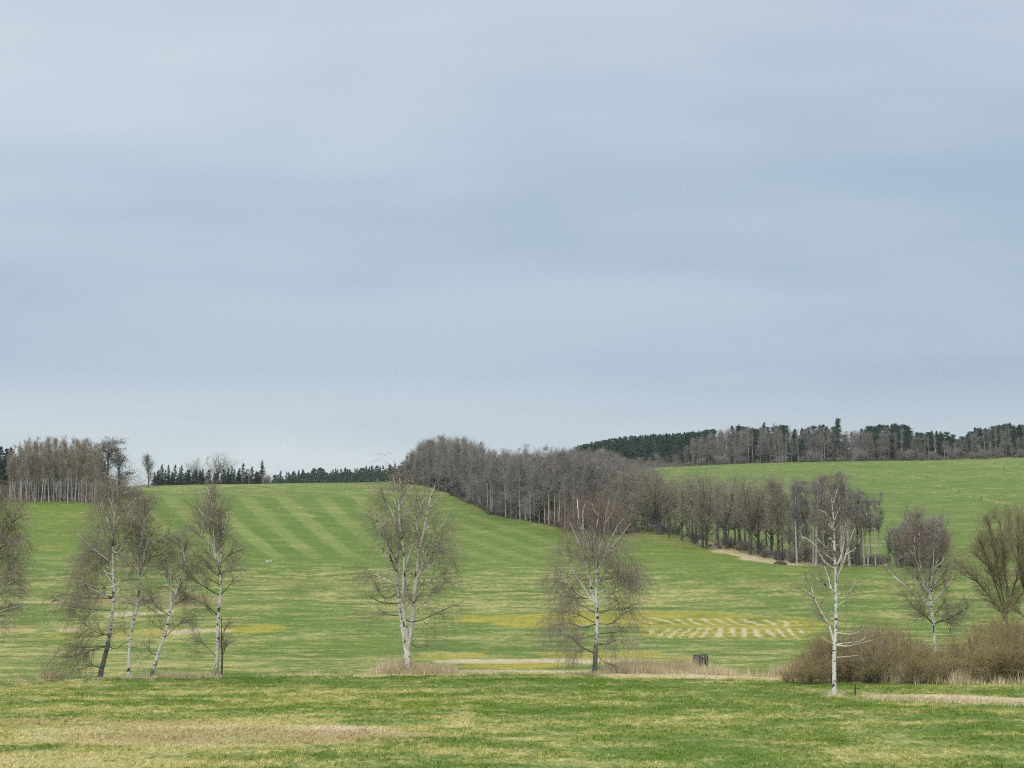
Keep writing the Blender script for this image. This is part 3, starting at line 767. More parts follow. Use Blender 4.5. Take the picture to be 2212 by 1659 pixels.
def hero(name, label, d, k, off, trunk, limbs, seed, group=None, n2=150, n3=1300, n4=2600, droop=0.5, l3=(0.7, 1.6), l4=(0.4, 1.0), fissured=0.8, twig=0.0075,
         dark=(), trunk_mat='birch', limb_mat='birch_limb', twig_mat='birch_twig', up=0.10, l2=(0.9, 2.0), cat='birch tree', red_top=None, wmul=1.0, t2=0.15):
    """trunk: (x, y, width) in the sketch's own units, limbs: lists of points with start width first."""
    r = np.random.default_rng(seed)
    mpu = d / F * k                                     # metres per sketch unit at the tree's distance
    bx, by = trunk[0][0], trunk[0][1]
    X, Y, Z = at_d(off[0] + k * bx, d)
    o = empty(name, (X, Y, Z))
    tag(o, label, cat, group)
    tp = [((x - bx) * mpu, 0.0, (by - y) * mpu) for x, y, *_ in trunk]
    tw = [t[2] for t in trunk]
    nT = 18
    dep = np.cumsum(r.normal(0, 0.05, len(tp)))
    dep -= dep[0]
    tp = [(a, e, c) for (a, b, c), e in zip(tp, dep)]
    P = resample([(a, c, b) for a, b, c in tp], nT)[:, [0, 2, 1]]
    wv = resample([(a, c, w) for (a, b, c), w in zip(tp, tw)], nT)[:, 2] * mpu * 0.5 * wmul
    wv = np.maximum(wv, 0.006)
    P[0, 2] -= 0.25; wv[0] *= 1.25
    tr = part('trunk', tube_mesh('birch_trunk', [(P[None], wv[None], 9)], M[trunk_mat]), o)
    tr['fissured'] = float(fissured)
    polys = [P]; rads = [wv]
    LP, LR = [], []
    for li, (w0, pts) in enumerate(limbs):
        p = np.array([((x - bx) * mpu, (by - y) * mpu) for x, y in pts])
        allp = np.concatenate(polys); allr = np.concatenate(rads)
        j = int(np.argmin(np.hypot(allp[:, 0] - p[0, 0], allp[:, 2] - p[0, 1])))
        ext = math.hypot(p[-1, 0] - p[0, 0], 0.45 * (p[-1, 1] - p[0, 1]))
        sgn = r.choice([-1, 1]) * r.uniform(0.25, 0.95)
        s = np.linspace(0, 1, len(p))
        pd = allp[j, 1] + sgn * ext * s
        start = allp[j]
        q3 = np.stack([p[:, 0], p[:, 1], pd], -1)
        q3 = np.vstack([[start[0], start[2], start[1]], q3[1:] if np.hypot(p[0, 0] - start[0], p[0, 1] - start[2]) < 0.35 else q3])
        q = resample(q3, 9)[:, [0, 2, 1]]
        rr = np.maximum(w0 * mpu * 0.5 * wmul * 1.5, 0.022) * np.linspace(1, 0.32, 9)
        if li in dark:
            rr = rr * 0.62
        rr = np.minimum(rr, allr[j] * 0.95)
        rr = np.maximum(rr, 0.009)
        polys.append(q); rads.append(rr)
        LP.append(q); LR.append(rr)
        lo = part('limb', tube_mesh('birch_limb', [(q[None], rr[None], 6)], M['dark_limb'] if li in dark else M[limb_mat]), o)
        lo['fissured'] = -5.0
    LP = np.array(LP); LR = np.array(LR)
    P2, R2 = spawn(r, LP, LR, n2, t2, 1.0, (20, 55), l2, 6, up=up, droop=droop * 0.45, wob=0.14, rad=(0.028, 0.010), taper=0.45, lenpow=0.35)
    Pt = P[None, 7:]; Rt = wv[None, 7:]
    P2b, R2b = spawn(r, Pt, Rt, n2 // 6, 0.1, 1.0, (25, 60), l2, 6, up=up, droop=droop * 0.4, wob=0.14, rad=(0.03, 0.010), taper=0.4, lenpow=0.4)
    P2 = np.concatenate([P2, P2b]); R2 = np.concatenate([R2, R2b])
    src = np.concatenate([P2]); srcR = np.concatenate([R2])
    P3, R3 = spawn(r, src, srcR, n3, 0.1, 1.0, (20, 60), l3, 4, up=0.02, droop=droop * 1.25, wob=0.14, rad=(twig, twig), taper=0.6)
    P4, R4 = spawn(r, P3, R3, n4, 0.1, 1.0, (15, 50), l4, 3, droop=droop * 1.6, wob=0.12, rad=(twig * 0.8, twig * 0.8), taper=0.6)
    P5, R5 = spawn(r, LP, LR, n3 // 5, 0.35, 1.0, (15, 50), (l3[0] * 0.5, l3[1] * 0.6), 3, up=0.08, wob=0.14, rad=(twig, twig), taper=0.5)
    P6, R6 = spawn(r, Pt, Rt, n3 // 8, 0.35, 1.0, (15, 50), (l3[0] * 0.5, l3[1] * 0.6), 3, up=0.08, wob=0.14, rad=(twig, twig), taper=0.5)
    P7, R7 = spawn(r, P5, R5, n3 // 4, 0.1, 1.0, (20, 55), (l4[0] * 0.5, l4[1] * 0.6), 2, wob=0.14, rad=(twig * 0.8, twig * 0.8), taper=0.6)
    sets = [(P2, R2, 3), (P3, R3, 3), (P4, R4, 3), (P5, R5, 3), (P6, R6, 3), (P7, R7, 3)]
    if red_top is not None:
        zt = red_top * mpu
        hi, lo_ = [], []
        for Pn, Rn, s in sets:
            jz = Pn[:, 0, 2] + r.normal(0, 0.5, len(Pn)) > zt
            hi.append((Pn[jz], Rn[jz], s)); lo_.append((Pn[~jz], Rn[~jz], s))
        c = part('crown', tube_mesh('birch_twigs', lo_, M[twig_mat], False), o)
        c2 = part('crown', tube_mesh('birch_twigs', hi, M['red_twig'], False), o)
        c2['label'] = 'reddish brown twigs at the top of the crown'
    else:
        part('crown', tube_mesh('birch_twigs', sets, M[twig_mat], False), o)
    return o

K = 0.2646
G_ROW = 'bare birches along the ditch'
hero('birch_tree', 'leaning weeping birch with dark cracked lower trunk, broadest of the left birch group', 131, K, (0, 1042.3),
     [(818, 1600, 44), (855, 1450, 36), (880, 1330, 36), (900, 1180, 31), (915, 1030, 25), (925, 900, 23), (915, 780, 21), (908, 640, 17), (907, 500, 15), (912, 330, 14), (935, 220, 12), (960, 110, 9), (972, 30, 3)],
     [(12, [(912, 330), (900, 250), (865, 170), (820, 130)]), (10, [(905, 260), (903, 150), (898, 70)]), (13, [(915, 430), (965, 310), (1040, 230), (1110, 165)]),
      (11, [(908, 480), (855, 360), (800, 250), (745, 185)]), (7, [(800, 250), (770, 170)]), (7, [(955, 150), (1000, 110), (1040, 90)]),
      (9, [(910, 620), (960, 590), (1010, 500)]), (9, [(915, 680), (1050, 530), (1110, 465)]), (9, [(909, 560), (1000, 460), (1100, 400)]),
      (9, [(905, 640), (870, 560), (790, 400), (785, 360)]), (10, [(908, 760), (830, 660), (740, 590)]), (9, [(908, 830), (800, 680), (735, 560)]),
      (10, [(915, 900), (800, 870), (620, 820)]), (9, [(912, 740), (1000, 710), (1090, 650)]), (10, [(915, 980), (720, 950), (560, 920), (470, 960)]),
      (9, [(920, 950), (760, 880), (640, 790)]), (9, [(912, 1060), (760, 1040), (600, 1010)]), (8, [(925, 920), (1000, 850), (1060, 820)]), (8, [(922, 840), (1010, 780), (1080, 700)]),
      (8, [(912, 700), (760, 560), (640, 440)]), (8, [(915, 800), (700, 700), (620, 620)]),
      (9, [(885, 1260), (830, 1232), (710, 1150)]), (8, [(880, 1270), (730, 1265)]), (8, [(875, 1330), (740, 1340), (600, 1330)]), (8, [(870, 1350), (700, 1390), (560, 1420)]),
      (9, [(880, 1355), (940, 1355), (990, 1310), (1040, 1290)]), (11, [(855, 1480), (770, 1485), (690, 1505), (610, 1530)])],
     11, G_ROW, n2=170, n3=1680, n4=3720, droop=0.8, l3=(0.7, 2.2), l4=(0.5, 1.4), fissured=3.2, dark=(14, 16, 21, 22, 23, 24, 25, 26))
hero('birch_tree', 'slim pale birch second from left in the left group, slightly bowed trunk', 131, K, (274.3, 1042.3),
     [(28, 1592, 30), (25, 1400, 25), (33, 1250, 24), (58, 1120, 23), (75, 1040, 19), (95, 850, 18), (105, 640, 17), (97, 540, 13), (95, 400, 10), (108, 330, 8), (100, 240, 3)],
     [(13, [(98, 820), (120, 700), (138, 590), (140, 580), (185, 470), (245, 420)]), (8, [(140, 580), (240, 490), (320, 430)]), (10, [(97, 540), (120, 440), (150, 300), (200, 195)]),
      (7, [(110, 420), (130, 300), (135, 200)]), (7, [(125, 690), (180, 630), (270, 600)]), (6, [(75, 1040), (0, 960)]), (7, [(97, 560), (60, 480), (30, 350)]),
      (6, [(95, 700), (40, 620), (0, 560)]), (6, [(96, 450), (80, 340), (60, 220)]), (6, [(60, 1060), (130, 990), (190, 960)]), (6, [(30, 1260), (-30, 1200), (-60, 1190)])],
     12, G_ROW, n2=80, n3=744, n4=1612, droop=0.5, l2=(0.7, 1.6), l3=(0.6, 1.4), fissured=0.3)
hero('birch_tree', 'crooked low birch leaning right, third from left in the left group', 131, K, (274.3, 1042.3),
     [(195, 1588, 30), (240, 1480, 30), (262, 1390, 27), (290, 1300, 24), (320, 1210, 22), (345, 1080, 20), (360, 1000, 19), (400, 890, 18), (430, 770, 16), (440, 690, 14), (470, 610, 11), (497, 520, 4)],
     [(12, [(360, 1000), (345, 900), (310, 780), (295, 650), (280, 600)]), (9, [(375, 940), (355, 820), (355, 700)]), (8, [(440, 690), (420, 600), (400, 500)]), (8, [(450, 640), (440, 560), (445, 470)]),
      (8, [(365, 1000), (430, 985), (480, 965)]), (8, [(300, 1280), (400, 1170), (470, 1100)]), (9, [(262, 1390), (205, 1370), (205, 1250)]), (7, [(400, 890), (470, 800), (510, 700)]),
      (7, [(345, 1080), (250, 1010), (200, 900)]), (7, [(320, 1210), (240, 1170), (190, 1130)]), (6, [(310, 780), (260, 700), (230, 600)])],
     13, G_ROW, n2=80, n3=672, n4=1425, droop=0.35, l2=(0.6, 1.4), l3=(0.5, 1.2), fissured=1.2, dark=(5, 6, 8, 9))
hero('birch_tree', 'narrow upright birch with white lower trunk, rightmost of the left birch group', 132, K, (274.3, 1042.3),
     [(733, 1582, 36), (742, 1480, 33), (748, 1340, 32), (750, 1150, 28), (755, 1050, 25), (762, 940, 23), (765, 850, 19), (757, 740, 18), (752, 680, 18), (765, 580, 13), (770, 490, 11), (772, 400, 9), (765, 310, 7), (735, 200, 3)],
     [(15, [(752, 680), (715, 620), (690, 540), (675, 440), (672, 340), (665, 210), (645, 140), (615, 50)]), (9, [(735, 650), (715, 540), (710, 440), (690, 260)]), (7, [(745, 600), (740, 400), (732, 290)]),
      (9, [(672, 370), (630, 340), (590, 280), (510, 180)]), (8, [(740, 670), (700, 620), (665, 585)]), (10, [(757, 930), (690, 890), (620, 840), (550, 790), (480, 700)]), (10, [(752, 1050), (660, 1005), (570, 960), (490, 910)]),
      (8, [(752, 760), (700, 740), (640, 640), (550, 600)]), (9, [(762, 930), (830, 870), (905, 795)]), (7, [(760, 720), (840, 610), (920, 570)]), (6, [(748, 1390), (670, 1330), (580, 1240)]),
      (7, [(762, 860), (690, 800), (620, 740)]), (7, [(765, 800), (830, 730), (860, 690)]), (6, [(750, 1110), (700, 1070), (650, 1040)]), (7, [(668, 240), (700, 150), (710, 90)]), (7, [(672, 330), (700, 240), (720, 150)]),
      (7, [(675, 440), (610, 380), (560, 330)]), (7, [(772, 420), (800, 330), (800, 240)]), (7, [(690, 540), (620, 480), (560, 420)])],
     14, G_ROW, n2=150, n3=1440, n4=2728, droop=0.08, up=0.14, l2=(0.7, 1.5), l3=(0.5, 1.1), l4=(0.3, 0.7), fissured=1.1, dark=(5, 6, 7, 8, 9, 10, 11, 12, 13))
hero('birch_sapling', 'thin dark sapling touching the white trunk of the narrow birch', 131.5, K, (274.3, 1042.3),
     [(782, 1582, 17), (786, 1420, 14), (777, 1290, 11), (776, 1100, 4)], [(6, [(778, 1290), (800, 1200), (840, 1140)]), (6, [(785, 1400), (820, 1320), (860, 1290)])], 15, None, n2=24, n3=144, n4=248, droop=0.1,
     l2=(0.4, 0.8), l3=(0.3, 0.6), l4=(0.2, 0.5), trunk_mat='dark_limb', limb_mat='dark_limb', cat='sapling')
hero('birch_tree', 'tall multi-stemmed white birch in the middle of the row, rising from dry grass', 137.5, K, (746.1, 1031.4),
     [(508, 1602, 54), (508, 1480, 48), (503, 1390, 46), (478, 1290, 27), (455, 1170, 25), (440, 1050, 24), (430, 900, 21), (415, 770, 19), (425, 650, 17), (435, 500, 16), (438, 380, 19), (432, 250, 16), (440, 100, 11), (440, 0, 8), (425, -50, 3)],
     [(26, [(506, 1390), (503, 1290), (495, 1200), (485, 1100), (475, 950), (485, 800), (490, 720), (480, 560), (460, 440), (445, 330)]),
      (30, [(508, 1400), (540, 1230), (560, 1080), (570, 930), (590, 770), (600, 620), (640, 480), (655, 370), (680, 250), (690, 170), (715, 120)]),
      (14, [(415, 770), (375, 680), (345, 570), (310, 460), (260, 350), (205, 280)]), (9, [(345, 570), (320, 380), (270, 260)]), (9, [(375, 680), (280, 590), (245, 550)]),
      (10, [(420, 690), (360, 570), (300, 480), (230, 400)]), (12, [(436, 430), (415, 390), (360, 250), (310, 160), (285, 100)]), (11, [(432, 270), (460, 200), (500, 100), (540, 60)]),
      (13, [(490, 720), (530, 620), (560, 560), (600, 490), (580, 400), (580, 320), (600, 270), (640, 175)]), (8, [(530, 620), (515, 590), (545, 490)]), (8, [(600, 490), (550, 430), (520, 380)]),
      (9, [(665, 310), (720, 220), (750, 180)]), (13, [(582, 850), (625, 750), (680, 610), (720, 520), (790, 410), (840, 350)]), (9, [(625, 750), (720, 650), (770, 580)]), (9, [(640, 720), (760, 540), (870, 490)]),
      (9, [(438, 380), (530, 250), (580, 160)]), (7, [(650, 430), (720, 390)]), (9, [(565, 1070), (680, 990), (760, 900), (820, 810)]), (8, [(590, 830), (680, 850), (780, 760)]), (9, [(555, 1170), (700, 1120), (780, 1080), (880, 1030)]),
      (9, [(435, 960), (350, 980), (290, 950), (200, 800)]), (9, [(440, 1050), (300, 1010), (200, 950)]), (8, [(480, 930), (520, 920), (500, 850)]), (9, [(425, 870), (330, 830), (180, 760)]), (9, [(530, 1330), (580, 1370), (700, 1360)]),
      (8, [(440, 100), (400, 60), (380, -10)]), (8, [(432, 280), (400, 200), (370, 120)]), (8, [(440, 1120), (360, 1110), (260, 1060)]), (8, [(655, 370), (620, 260), (610, 200)]), (7, [(600, 640), (700, 560), (800, 560)]), (7, [(690, 170), (720, 90), (730, 60)]),
      (8, [(590, 760), (740, 700), (860, 680)])],
     16, G_ROW, n2=260, n3=1728, n4=3686, droop=0.6, l2=(0.8, 1.9), l3=(0.6, 1.8), l4=(0.4, 1.0), fissured=0.9, wmul=1.12, dark=(19, 20, 21, 24, 27), t2=0.25)
hero('birch_tree', 'weeping birch with forked white crown and black foot, standing before the yellow strip', 136.5, K, (1152.1, 1053.3),
     [(500, 1516, 44), (503, 1400, 39), (508, 1300, 37), (515, 1200, 34), (517, 1080, 32), (518, 1000, 30), (512, 880, 27), (513, 760, 24), (520, 650, 18), (490, 590, 16), (474, 530, 16), (485, 450, 14), (510, 370, 14), (530, 270, 11), (548, 160, 3)],
     [(19, [(517, 985), (475, 920), (478, 820), (460, 700), (428, 630), (425, 480), (410, 350), (385, 280), (378, 180), (372, 90)]), (12, [(425, 420), (415, 300), (415, 210), (432, 130)]), (11, [(425, 520), (380, 460), (340, 360), (295, 260)]),
      (8, [(425, 390), (460, 350), (485, 310)]), (10, [(474, 530), (430, 440), (420, 380)]), (7, [(485, 470), (455, 400)]), (8, [(530, 260), (500, 200), (480, 140)]),
      (13, [(520, 650), (540, 500), (570, 420), (590, 290), (605, 190), (627, 110)]), (11, [(518, 720), (580, 560), (620, 450), (680, 330), (725, 270)]), (11, [(570, 590), (600, 540), (680, 450), (780, 310)]),
      (8, [(600, 545), (660, 520), (715, 495)]), (9, [(514, 800), (560, 740), (590, 640), (590, 560)]), (8, [(530, 770), (580, 690), (630, 650)]), (9, [(545, 765), (640, 740), (700, 685)]),
      (10, [(518, 990), (600, 900), (665, 835), (760, 770), (855, 720)]), (9, [(665, 835), (720, 770), (760, 740)]), (10, [(476, 920), (400, 800), (345, 715), (290, 600), (260, 550), (240, 470)]), (8, [(474, 935), (380, 880), (300, 810), (280, 740), (250, 700)]),
      (7, [(380, 880), (215, 750), (160, 650)]), (12, [(507, 1335), (440, 1320), (370, 1280), (310, 1220), (235, 1190)]), (11, [(508, 1295), (600, 1275), (660, 1240), (760, 1240)]), (9, [(514, 1220), (380, 1230), (280, 1200)]),
      (10, [(516, 1120), (400, 1140), (280, 1100), (150, 1130)]), (10, [(516, 1140), (640, 1110), (740, 1030), (850, 990)]), (9, [(517, 1060), (620, 1000), (720, 1000), (820, 960)]), (9, [(515, 1200), (680, 1180), (800, 1160)]),
      (9, [(480, 940), (330, 900), (180, 860)]), (9, [(518, 1010), (380, 960), (250, 950)]), (9, [(516, 1080), (340, 1030), (180, 1020)]), (8, [(513, 880), (640, 800), (760, 660), (820, 640)]), (7, [(504, 1390), (580, 1420), (650, 1460)]),
      (8, [(428, 630), (330, 560), (230, 540)]), (8, [(590, 300), (650, 200), (660, 130)])],
     17, G_ROW, n2=210, n3=2160, n4=4464, droop=0.9, l2=(0.7, 1.6), l3=(0.7, 2.3), l4=(0.5, 1.5), fissured=2.6, dark=(19, 20, 21, 22, 23, 24, 25, 26, 27, 28, 30), red_top=1140)
K5 = 0.3174
hero('birch_tree', 'slender brilliant white birch with sparse twigs, nearest tree on the right', 108, K5, (1678.7, 987.5),
     [(378, 1608, 31), (378, 1500, 28), (381, 1350, 27), (385, 1270, 26), (397, 1160, 23), (401, 1030, 21), (402, 900, 19), (402, 760, 18), (401, 640, 16), (402, 560, 14), (402, 480, 11), (398, 380, 8), (388, 280, 5), (384, 180, 2)],
     [(12, [(384, 1235), (350, 1140), (310, 1070), (265, 970), (225, 925), (180, 895)]), (8, [(266, 968), (250, 900), (230, 840)]), (10, [(400, 950), (365, 905), (310, 870), (240, 825)]), (8, [(366, 905), (355, 830), (330, 750)]),
      (11, [(402, 800), (340, 725), (290, 620), (240, 565), (190, 545)]), (7, [(268, 590), (255, 530), (240, 490)]), (8, [(401, 680), (330, 600), (285, 540)]), (8, [(401, 610), (340, 530), (300, 480)]),
      (10, [(402, 545), (360, 470), (340, 400), (285, 375)]), (7, [(385, 515), (370, 430), (345, 390)]), (9, [(402, 490), (420, 400), (440, 350)]), (9, [(401, 650), (460, 560), (505, 455)]),
      (11, [(402, 780), (450, 680), (480, 580), (510, 490)]), (11, [(402, 845), (450, 730), (490, 590), (520, 500)]), (7, [(465, 690), (530, 630)]), (7, [(401, 720), (370, 690), (310, 640)]), (7, [(402, 550), (425, 470)]),
      (8, [(385, 1300), (460, 1280), (520, 1265), (640, 1235)]), (8, [(388, 1275), (470, 1260), (560, 1250), (610, 1220)]), (6, [(397, 1160), (500, 1200), (570, 1155)]), (6, [(385, 1290), (300, 1230)]), (6, [(402, 960), (490, 925), (545, 850)]),
      (5, [(381, 1370), (440, 1350), (530, 1340)]), (6, [(400, 1080), (360, 1040)]), (5, [(401, 1050), (470, 980), (520, 960)]), (6, [(392, 330), (420, 260), (440, 200)]), (6, [(390, 310), (360, 240), (350, 180)])],
     18, G_ROW, n2=130, n3=744, n4=1240, droop=0.5, l2=(0.6, 1.3), l3=(0.4, 1.2), l4=(0.3, 0.8), fissured=-1.5, twig=0.0055, red_top=1230)
K6 = 0.2844
hero('birch_tree', 'grey crowned birch standing behind the willow thicket at right', 160, K6, (1887.2, 1042.3),
     [(460, 1380, 24), (456, 1200, 23), (448, 1080, 24), (440, 980, 19), (437, 880, 18), (440, 820, 17), (455, 740, 14), (480, 680, 12), (510, 590, 10), (525, 530, 7), (545, 490, 3)],
     [(15, [(440, 975), (420, 850), (393, 770), (380, 650), (385, 540), (390, 430)]), (11, [(390, 740), (340, 640), (325, 560), (320, 470)]), (8, [(332, 600), (295, 560), (260, 530)]), (9, [(440, 980), (400, 900), (375, 830), (365, 800)]),
      (12, [(442, 985), (300, 860), (200, 760), (155, 700), (150, 660)]), (8, [(455, 740), (455, 640), (450, 560)]), (8, [(385, 640), (370, 550), (360, 460)]), (9, [(450, 1110), (560, 1060), (640, 1010), (670, 960)]),
      (8, [(449, 1085), (410, 1070), (300, 1000), (200, 900)]), (8, [(452, 1110), (380, 1040), (330, 1010)]), (8, [(450, 1110), (520, 1080), (590, 1100), (610, 1140)]), (8, [(440, 960), (520, 860), (590, 760)]), (8, [(437, 880), (330, 760), (250, 680)]),
      (8, [(480, 680), (560, 620), (590, 540)]), (7, [(445, 1040), (540, 960), (600, 880)]), (7, [(440, 900), (480, 780), (540, 700)])],
     19, None, n2=190, n3=1800, n4=3472, droop=0.12, l2=(0.8, 1.8), l3=(0.5, 1.3), l4=(0.4, 0.9), fissured=0.2, dark=(7, 8, 9, 10, 14), red_top=830)
hero('bare_tree', 'olive brown multi-stemmed tree fanning out above the thicket near the right edge', 168, K6, (1887.2, 1042.3),
     [(1012, 1300, 34), (1010, 1130, 34), (1002, 1000, 34), (985, 850, 19), (965, 720, 15), (945, 560, 11), (915, 420, 8), (885, 290, 3)],
     [(20, [(1005, 1000), (1035, 850), (1025, 700), (1030, 560), (1020, 420)]), (15, [(1004, 1010), (900, 850), (830, 740), (720, 620)]), (15, [(1003, 1000), (950, 860), (880, 660), (820, 500), (780, 440)]),
      (13, [(1006, 1020), (1090, 880), (1160, 780)]), (13, [(1006, 1000), (1050, 800), (1080, 640), (1100, 480)]), (10, [(1008, 1050), (930, 940), (850, 900)]), (9, [(985, 850), (930, 720), (870, 560)]), (9, [(965, 720), (1000, 560), (980, 400), (960, 300)]),
      (9, [(830, 740), (760, 720), (690, 690)]), (9, [(880, 660), (800, 600), (740, 540)]), (9, [(1030, 600), (1070, 460), (1060, 330)]), (8, [(945, 560), (900, 470), (850, 400)])],
     20, None, n2=330, n3=2700, n4=4600, droop=0.0, up=0.10, l2=(0.9, 2.0), l3=(0.5, 1.2), l4=(0.3, 0.8), fissured=-5, trunk_mat='oak', limb_mat='oak', twig_mat='olive_twig', cat='tree', wmul=0.66)
hero('bare_tree', 'dark stemmed bare tree cut off by the right edge above the thicket', 160, K6, (1887.2, 1042.3),
     [(1165, 1300, 30), (1160, 1050, 28), (1152, 800, 22), (1140, 600, 16), (1132, 420, 10), (1115, 250, 3)],
     [(12, [(1158, 1000), (1090, 940), (1040, 930)]), (12, [(1152, 820), (1110, 680), (1080, 520), (1060, 400)]), (12, [(1152, 850), (1210, 680), (1250, 500), (1260, 350)]), (10, [(1140, 600), (1180, 450), (1200, 280)]), (10, [(1158, 960), (1260, 800), (1330, 640)]),
      (9, [(1140, 620), (1090, 500), (1080, 360), (1090, 220)]), (9, [(1150, 780), (1230, 640), (1320, 520)])],
     21, None, n2=260, n3=1900, n4=3200, droop=0.0, up=0.12, l2=(0.9, 2.0), l3=(0.5, 1.2), l4=(0.3, 0.8), fissured=-5, trunk_mat='oak', limb_mat='oak', twig_mat='olive_twig', cat='tree', wmul=0.66)
hero('birch_tree', 'weeping birch at the left edge, only its right half in view', 128, K, (0, 1042.3),
     [(-150, 1600, 40), (-140, 1300, 34), (-150, 900, 28), (-130, 600, 20), (-110, 350, 12), (-80, 150, 3)],
     [(10, [(-130, 600), (-50, 380), (40, 120)]), (10, [(-145, 800), (-20, 560), (100, 230)]), (10, [(-150, 900), (0, 620), (150, 540)]), (10, [(-148, 950), (20, 780), (110, 600)]), (10, [(-145, 1050), (40, 880), (180, 800)]),
      (10, [(-142, 1150), (20, 1060), (170, 1020)]), (9, [(-120, 480), (-160, 250), (-180, 100)]), (9, [(-140, 750), (-280, 560), (-360, 430)]), (9, [(-148, 950), (-320, 820), (-430, 760)]), (9, [(-120, 450), (-30, 260), (10, 180)]),
      (9, [(-140, 700), (20, 480), (60, 300)]), (9, [(-143, 1100), (-320, 1000), (-420, 980)]), (8, [(-148, 860), (60, 740), (140, 690)])],
     22, G_ROW, n2=190, n3=1800, n4=3472, droop=0.62, l2=(0.8, 1.9), l3=(0.7, 1.7), l4=(0.5, 1.2), fissured=1.0)

# ------------------------------------------------------------------ willow thicket on the right
SH = [shrub_proto(300 + i, 4.0, (2.2, 2.6, 2.0)[i]) for i in range(3)]
TOP_U = [1680, 1700, 1725, 1760, 1800, 1850, 1900, 1950, 2000, 2050, 2100, 2150, 2212, 2300]
TOP_V = [1448, 1425, 1400, 1376, 1352, 1334, 1332, 1346, 1370, 1374, 1345, 1320, 1308, 1300]
sid = 0
for row, (dd, du, sc_) in enumerate([(126, 27, 0.72), (130, 34, 0.9), (135, 36, 1.0), (141, 40, 1.0)]):
    u = 1706 + (0, 18, 30, 55)[row]
    while u < 2290:
        x, y, z = at_d(u, dd + rng.uniform(-1.2, 1.2) - (2.5 if u > 1950 else 0) * (row < 3))
        _, vb = proj(x, y, z)
        vt = np.interp(u, TOP_U, TOP_V) + 2 + abs(rng.normal(0, 17))
        h = max(1.0, float((vb - vt) * math.hypot(x, y) / F) * sc_ * rng.uniform(0.8, 1.1))
        p = SH[int(rng.integers(3))]
        o = empty('willow_shrub', (x, y, z - 0.05))
        o.rotation_euler = (0, 0, float(rng.uniform(0, 6.28)))
        s = h / p.H
        o.scale = (max(0.55, s ** 0.6), max(0.55, s ** 0.6), s)
        wh = 'left of the white birch' if u < 1790 else ('just right of the white birch' if u < 1900 else ('left of the grey birch' if u < 1990 else ('right of the grey birch' if u < 2090 else 'near the right edge')))
        lab = '%s ochre willow shrub in the thicket, %s row, %s' % ('low' if h < 2.6 else 'tall', ('front', 'second', 'third', 'back')[row], wh)
        tag(o, lab, 'shrub', 'willow shrubs of the right thicket')
        for nm, me in p.parts:
            part(nm, me, o)
        u += du * rng.uniform(0.8, 1.2)
        sid += 1

# ------------------------------------------------------------------ birch grove on the left hill
gt = lambda u: float(np.interp(u, [-20, 20, 60, 100, 140, 200, 230, 270], [970, 957, 948, 946, 944, 950, 960, 985]))
GG = 'birches of the grove on the left hill'
for row, (dd, n) in enumerate([(592, 24), (606, 20), (622, 20), (640, 18), (662, 18), (685, 16)]):
    for i in range(n):
        u = 12 + (212 - 12) * (i + rng.uniform(0.1, 0.9)) / n
        vt = gt(u) + rng.uniform(-6, 34)
        plant('grove', u, dd + rng.uniform(-5, 8), vtop=vt, label='slender pale stemmed birch %s of the left hill grove, %s' % (('front row', 'second row', 'third row', 'inner rows', 'back rows', 'back rows')[row], 'left third' if u < 75 else ('middle third' if u < 145 else 'right third')), group=GG, wide=rng.uniform(0.85, 1.1))
# dark understorey and spruces behind the grove
for i in range(40):
    u = -5 + 250 * (i + rng.uniform(0.2, 0.8)) / 40
    plant('bush', u, (612, 640, 670)[i % 3] + rng.uniform(0, 20), height=rng.uniform(3.5, 7), label='dark bare bush under the left grove, ' + ('left third' if u < 75 else ('middle third' if u < 150 else 'right third')), group='understorey of the left grove', cat='shrub')
for i, (u, vt) in enumerate([(-22, 965), (-8, 966), (5, 970), (14, 968), (-14, 975), (2, 985)]):
    plant('spruce', u, 640 + 6 * i, vtop=vt, label='dark spruce at the left edge behind the birch grove', group='spruces behind the left grove', wide=1.5)
for i in range(12):
    plant('spruce', 20 + 18.5 * i + rng.uniform(-6, 6), 700 + rng.uniform(0, 25), height=rng.uniform(8, 11), label='dark low spruce glimpsed between the stems of the left grove', group='spruces inside the left grove', wide=1.5)
# broad dark trees that close the grove on the right, crowns full of withered clumps
def clumpy(u, d, vtop, seed, label, wide=1.0):
    r = np.random.default_rng(seed)
    a, b = bare_tree(r, H=19, cb=0.25, spread=4.2, up=0.12, limb_ang=(30, 65), n1=18, n2=150, n3=800, n4=1800, twig=0.02, rt=0.3)
    P2 = b[1][0]
    c = P2[r.choice(len(P2), 60, replace=False), -1]
    C = np.concatenate([q + r.normal(0, 0.45, (26, 3)) for q in c])
    V, Q = quads_cloud(r, C, 0.16 * np.ones(len(C)))
    x, y, z = at_d(u, d)
    H = float(b[2][0][..., 2].max())
    _, vb = proj(x, y, z)
    s = float((vb - vtop) * d / F) / H
    o = empty('bare_tree', (x, y, z - 0.1)); o.scale = (s * wide, s * wide, s)
    tag(o, label, 'tree')
    part('trunk', tube_mesh('dark_trunk', a, M['oak']), o)
    part('crown', tube_mesh('dark_twigs', b, M['oak_twig'], False), o)
    q = part('leaf_clumps', make_mesh('leaf_clumps', V, Q, M['clump']), o)
clumpy(228, 604, 944, 401, 'broad dark tree with clumpy crown on the right of the birch grove', 1.5)
clumpy(252, 608, 962, 402, 'outermost dark clumpy tree at the right end of the birch grove', 1.25)
for u, vt in [(262, 1040), (277, 1046), (288, 1049), (245, 1042)]:
    plant('bush', u, 640, vtop=vt, label='low dark bush on the skyline right of the birch grove', group='bushes on the skyline beside the grove', cat='shrub')

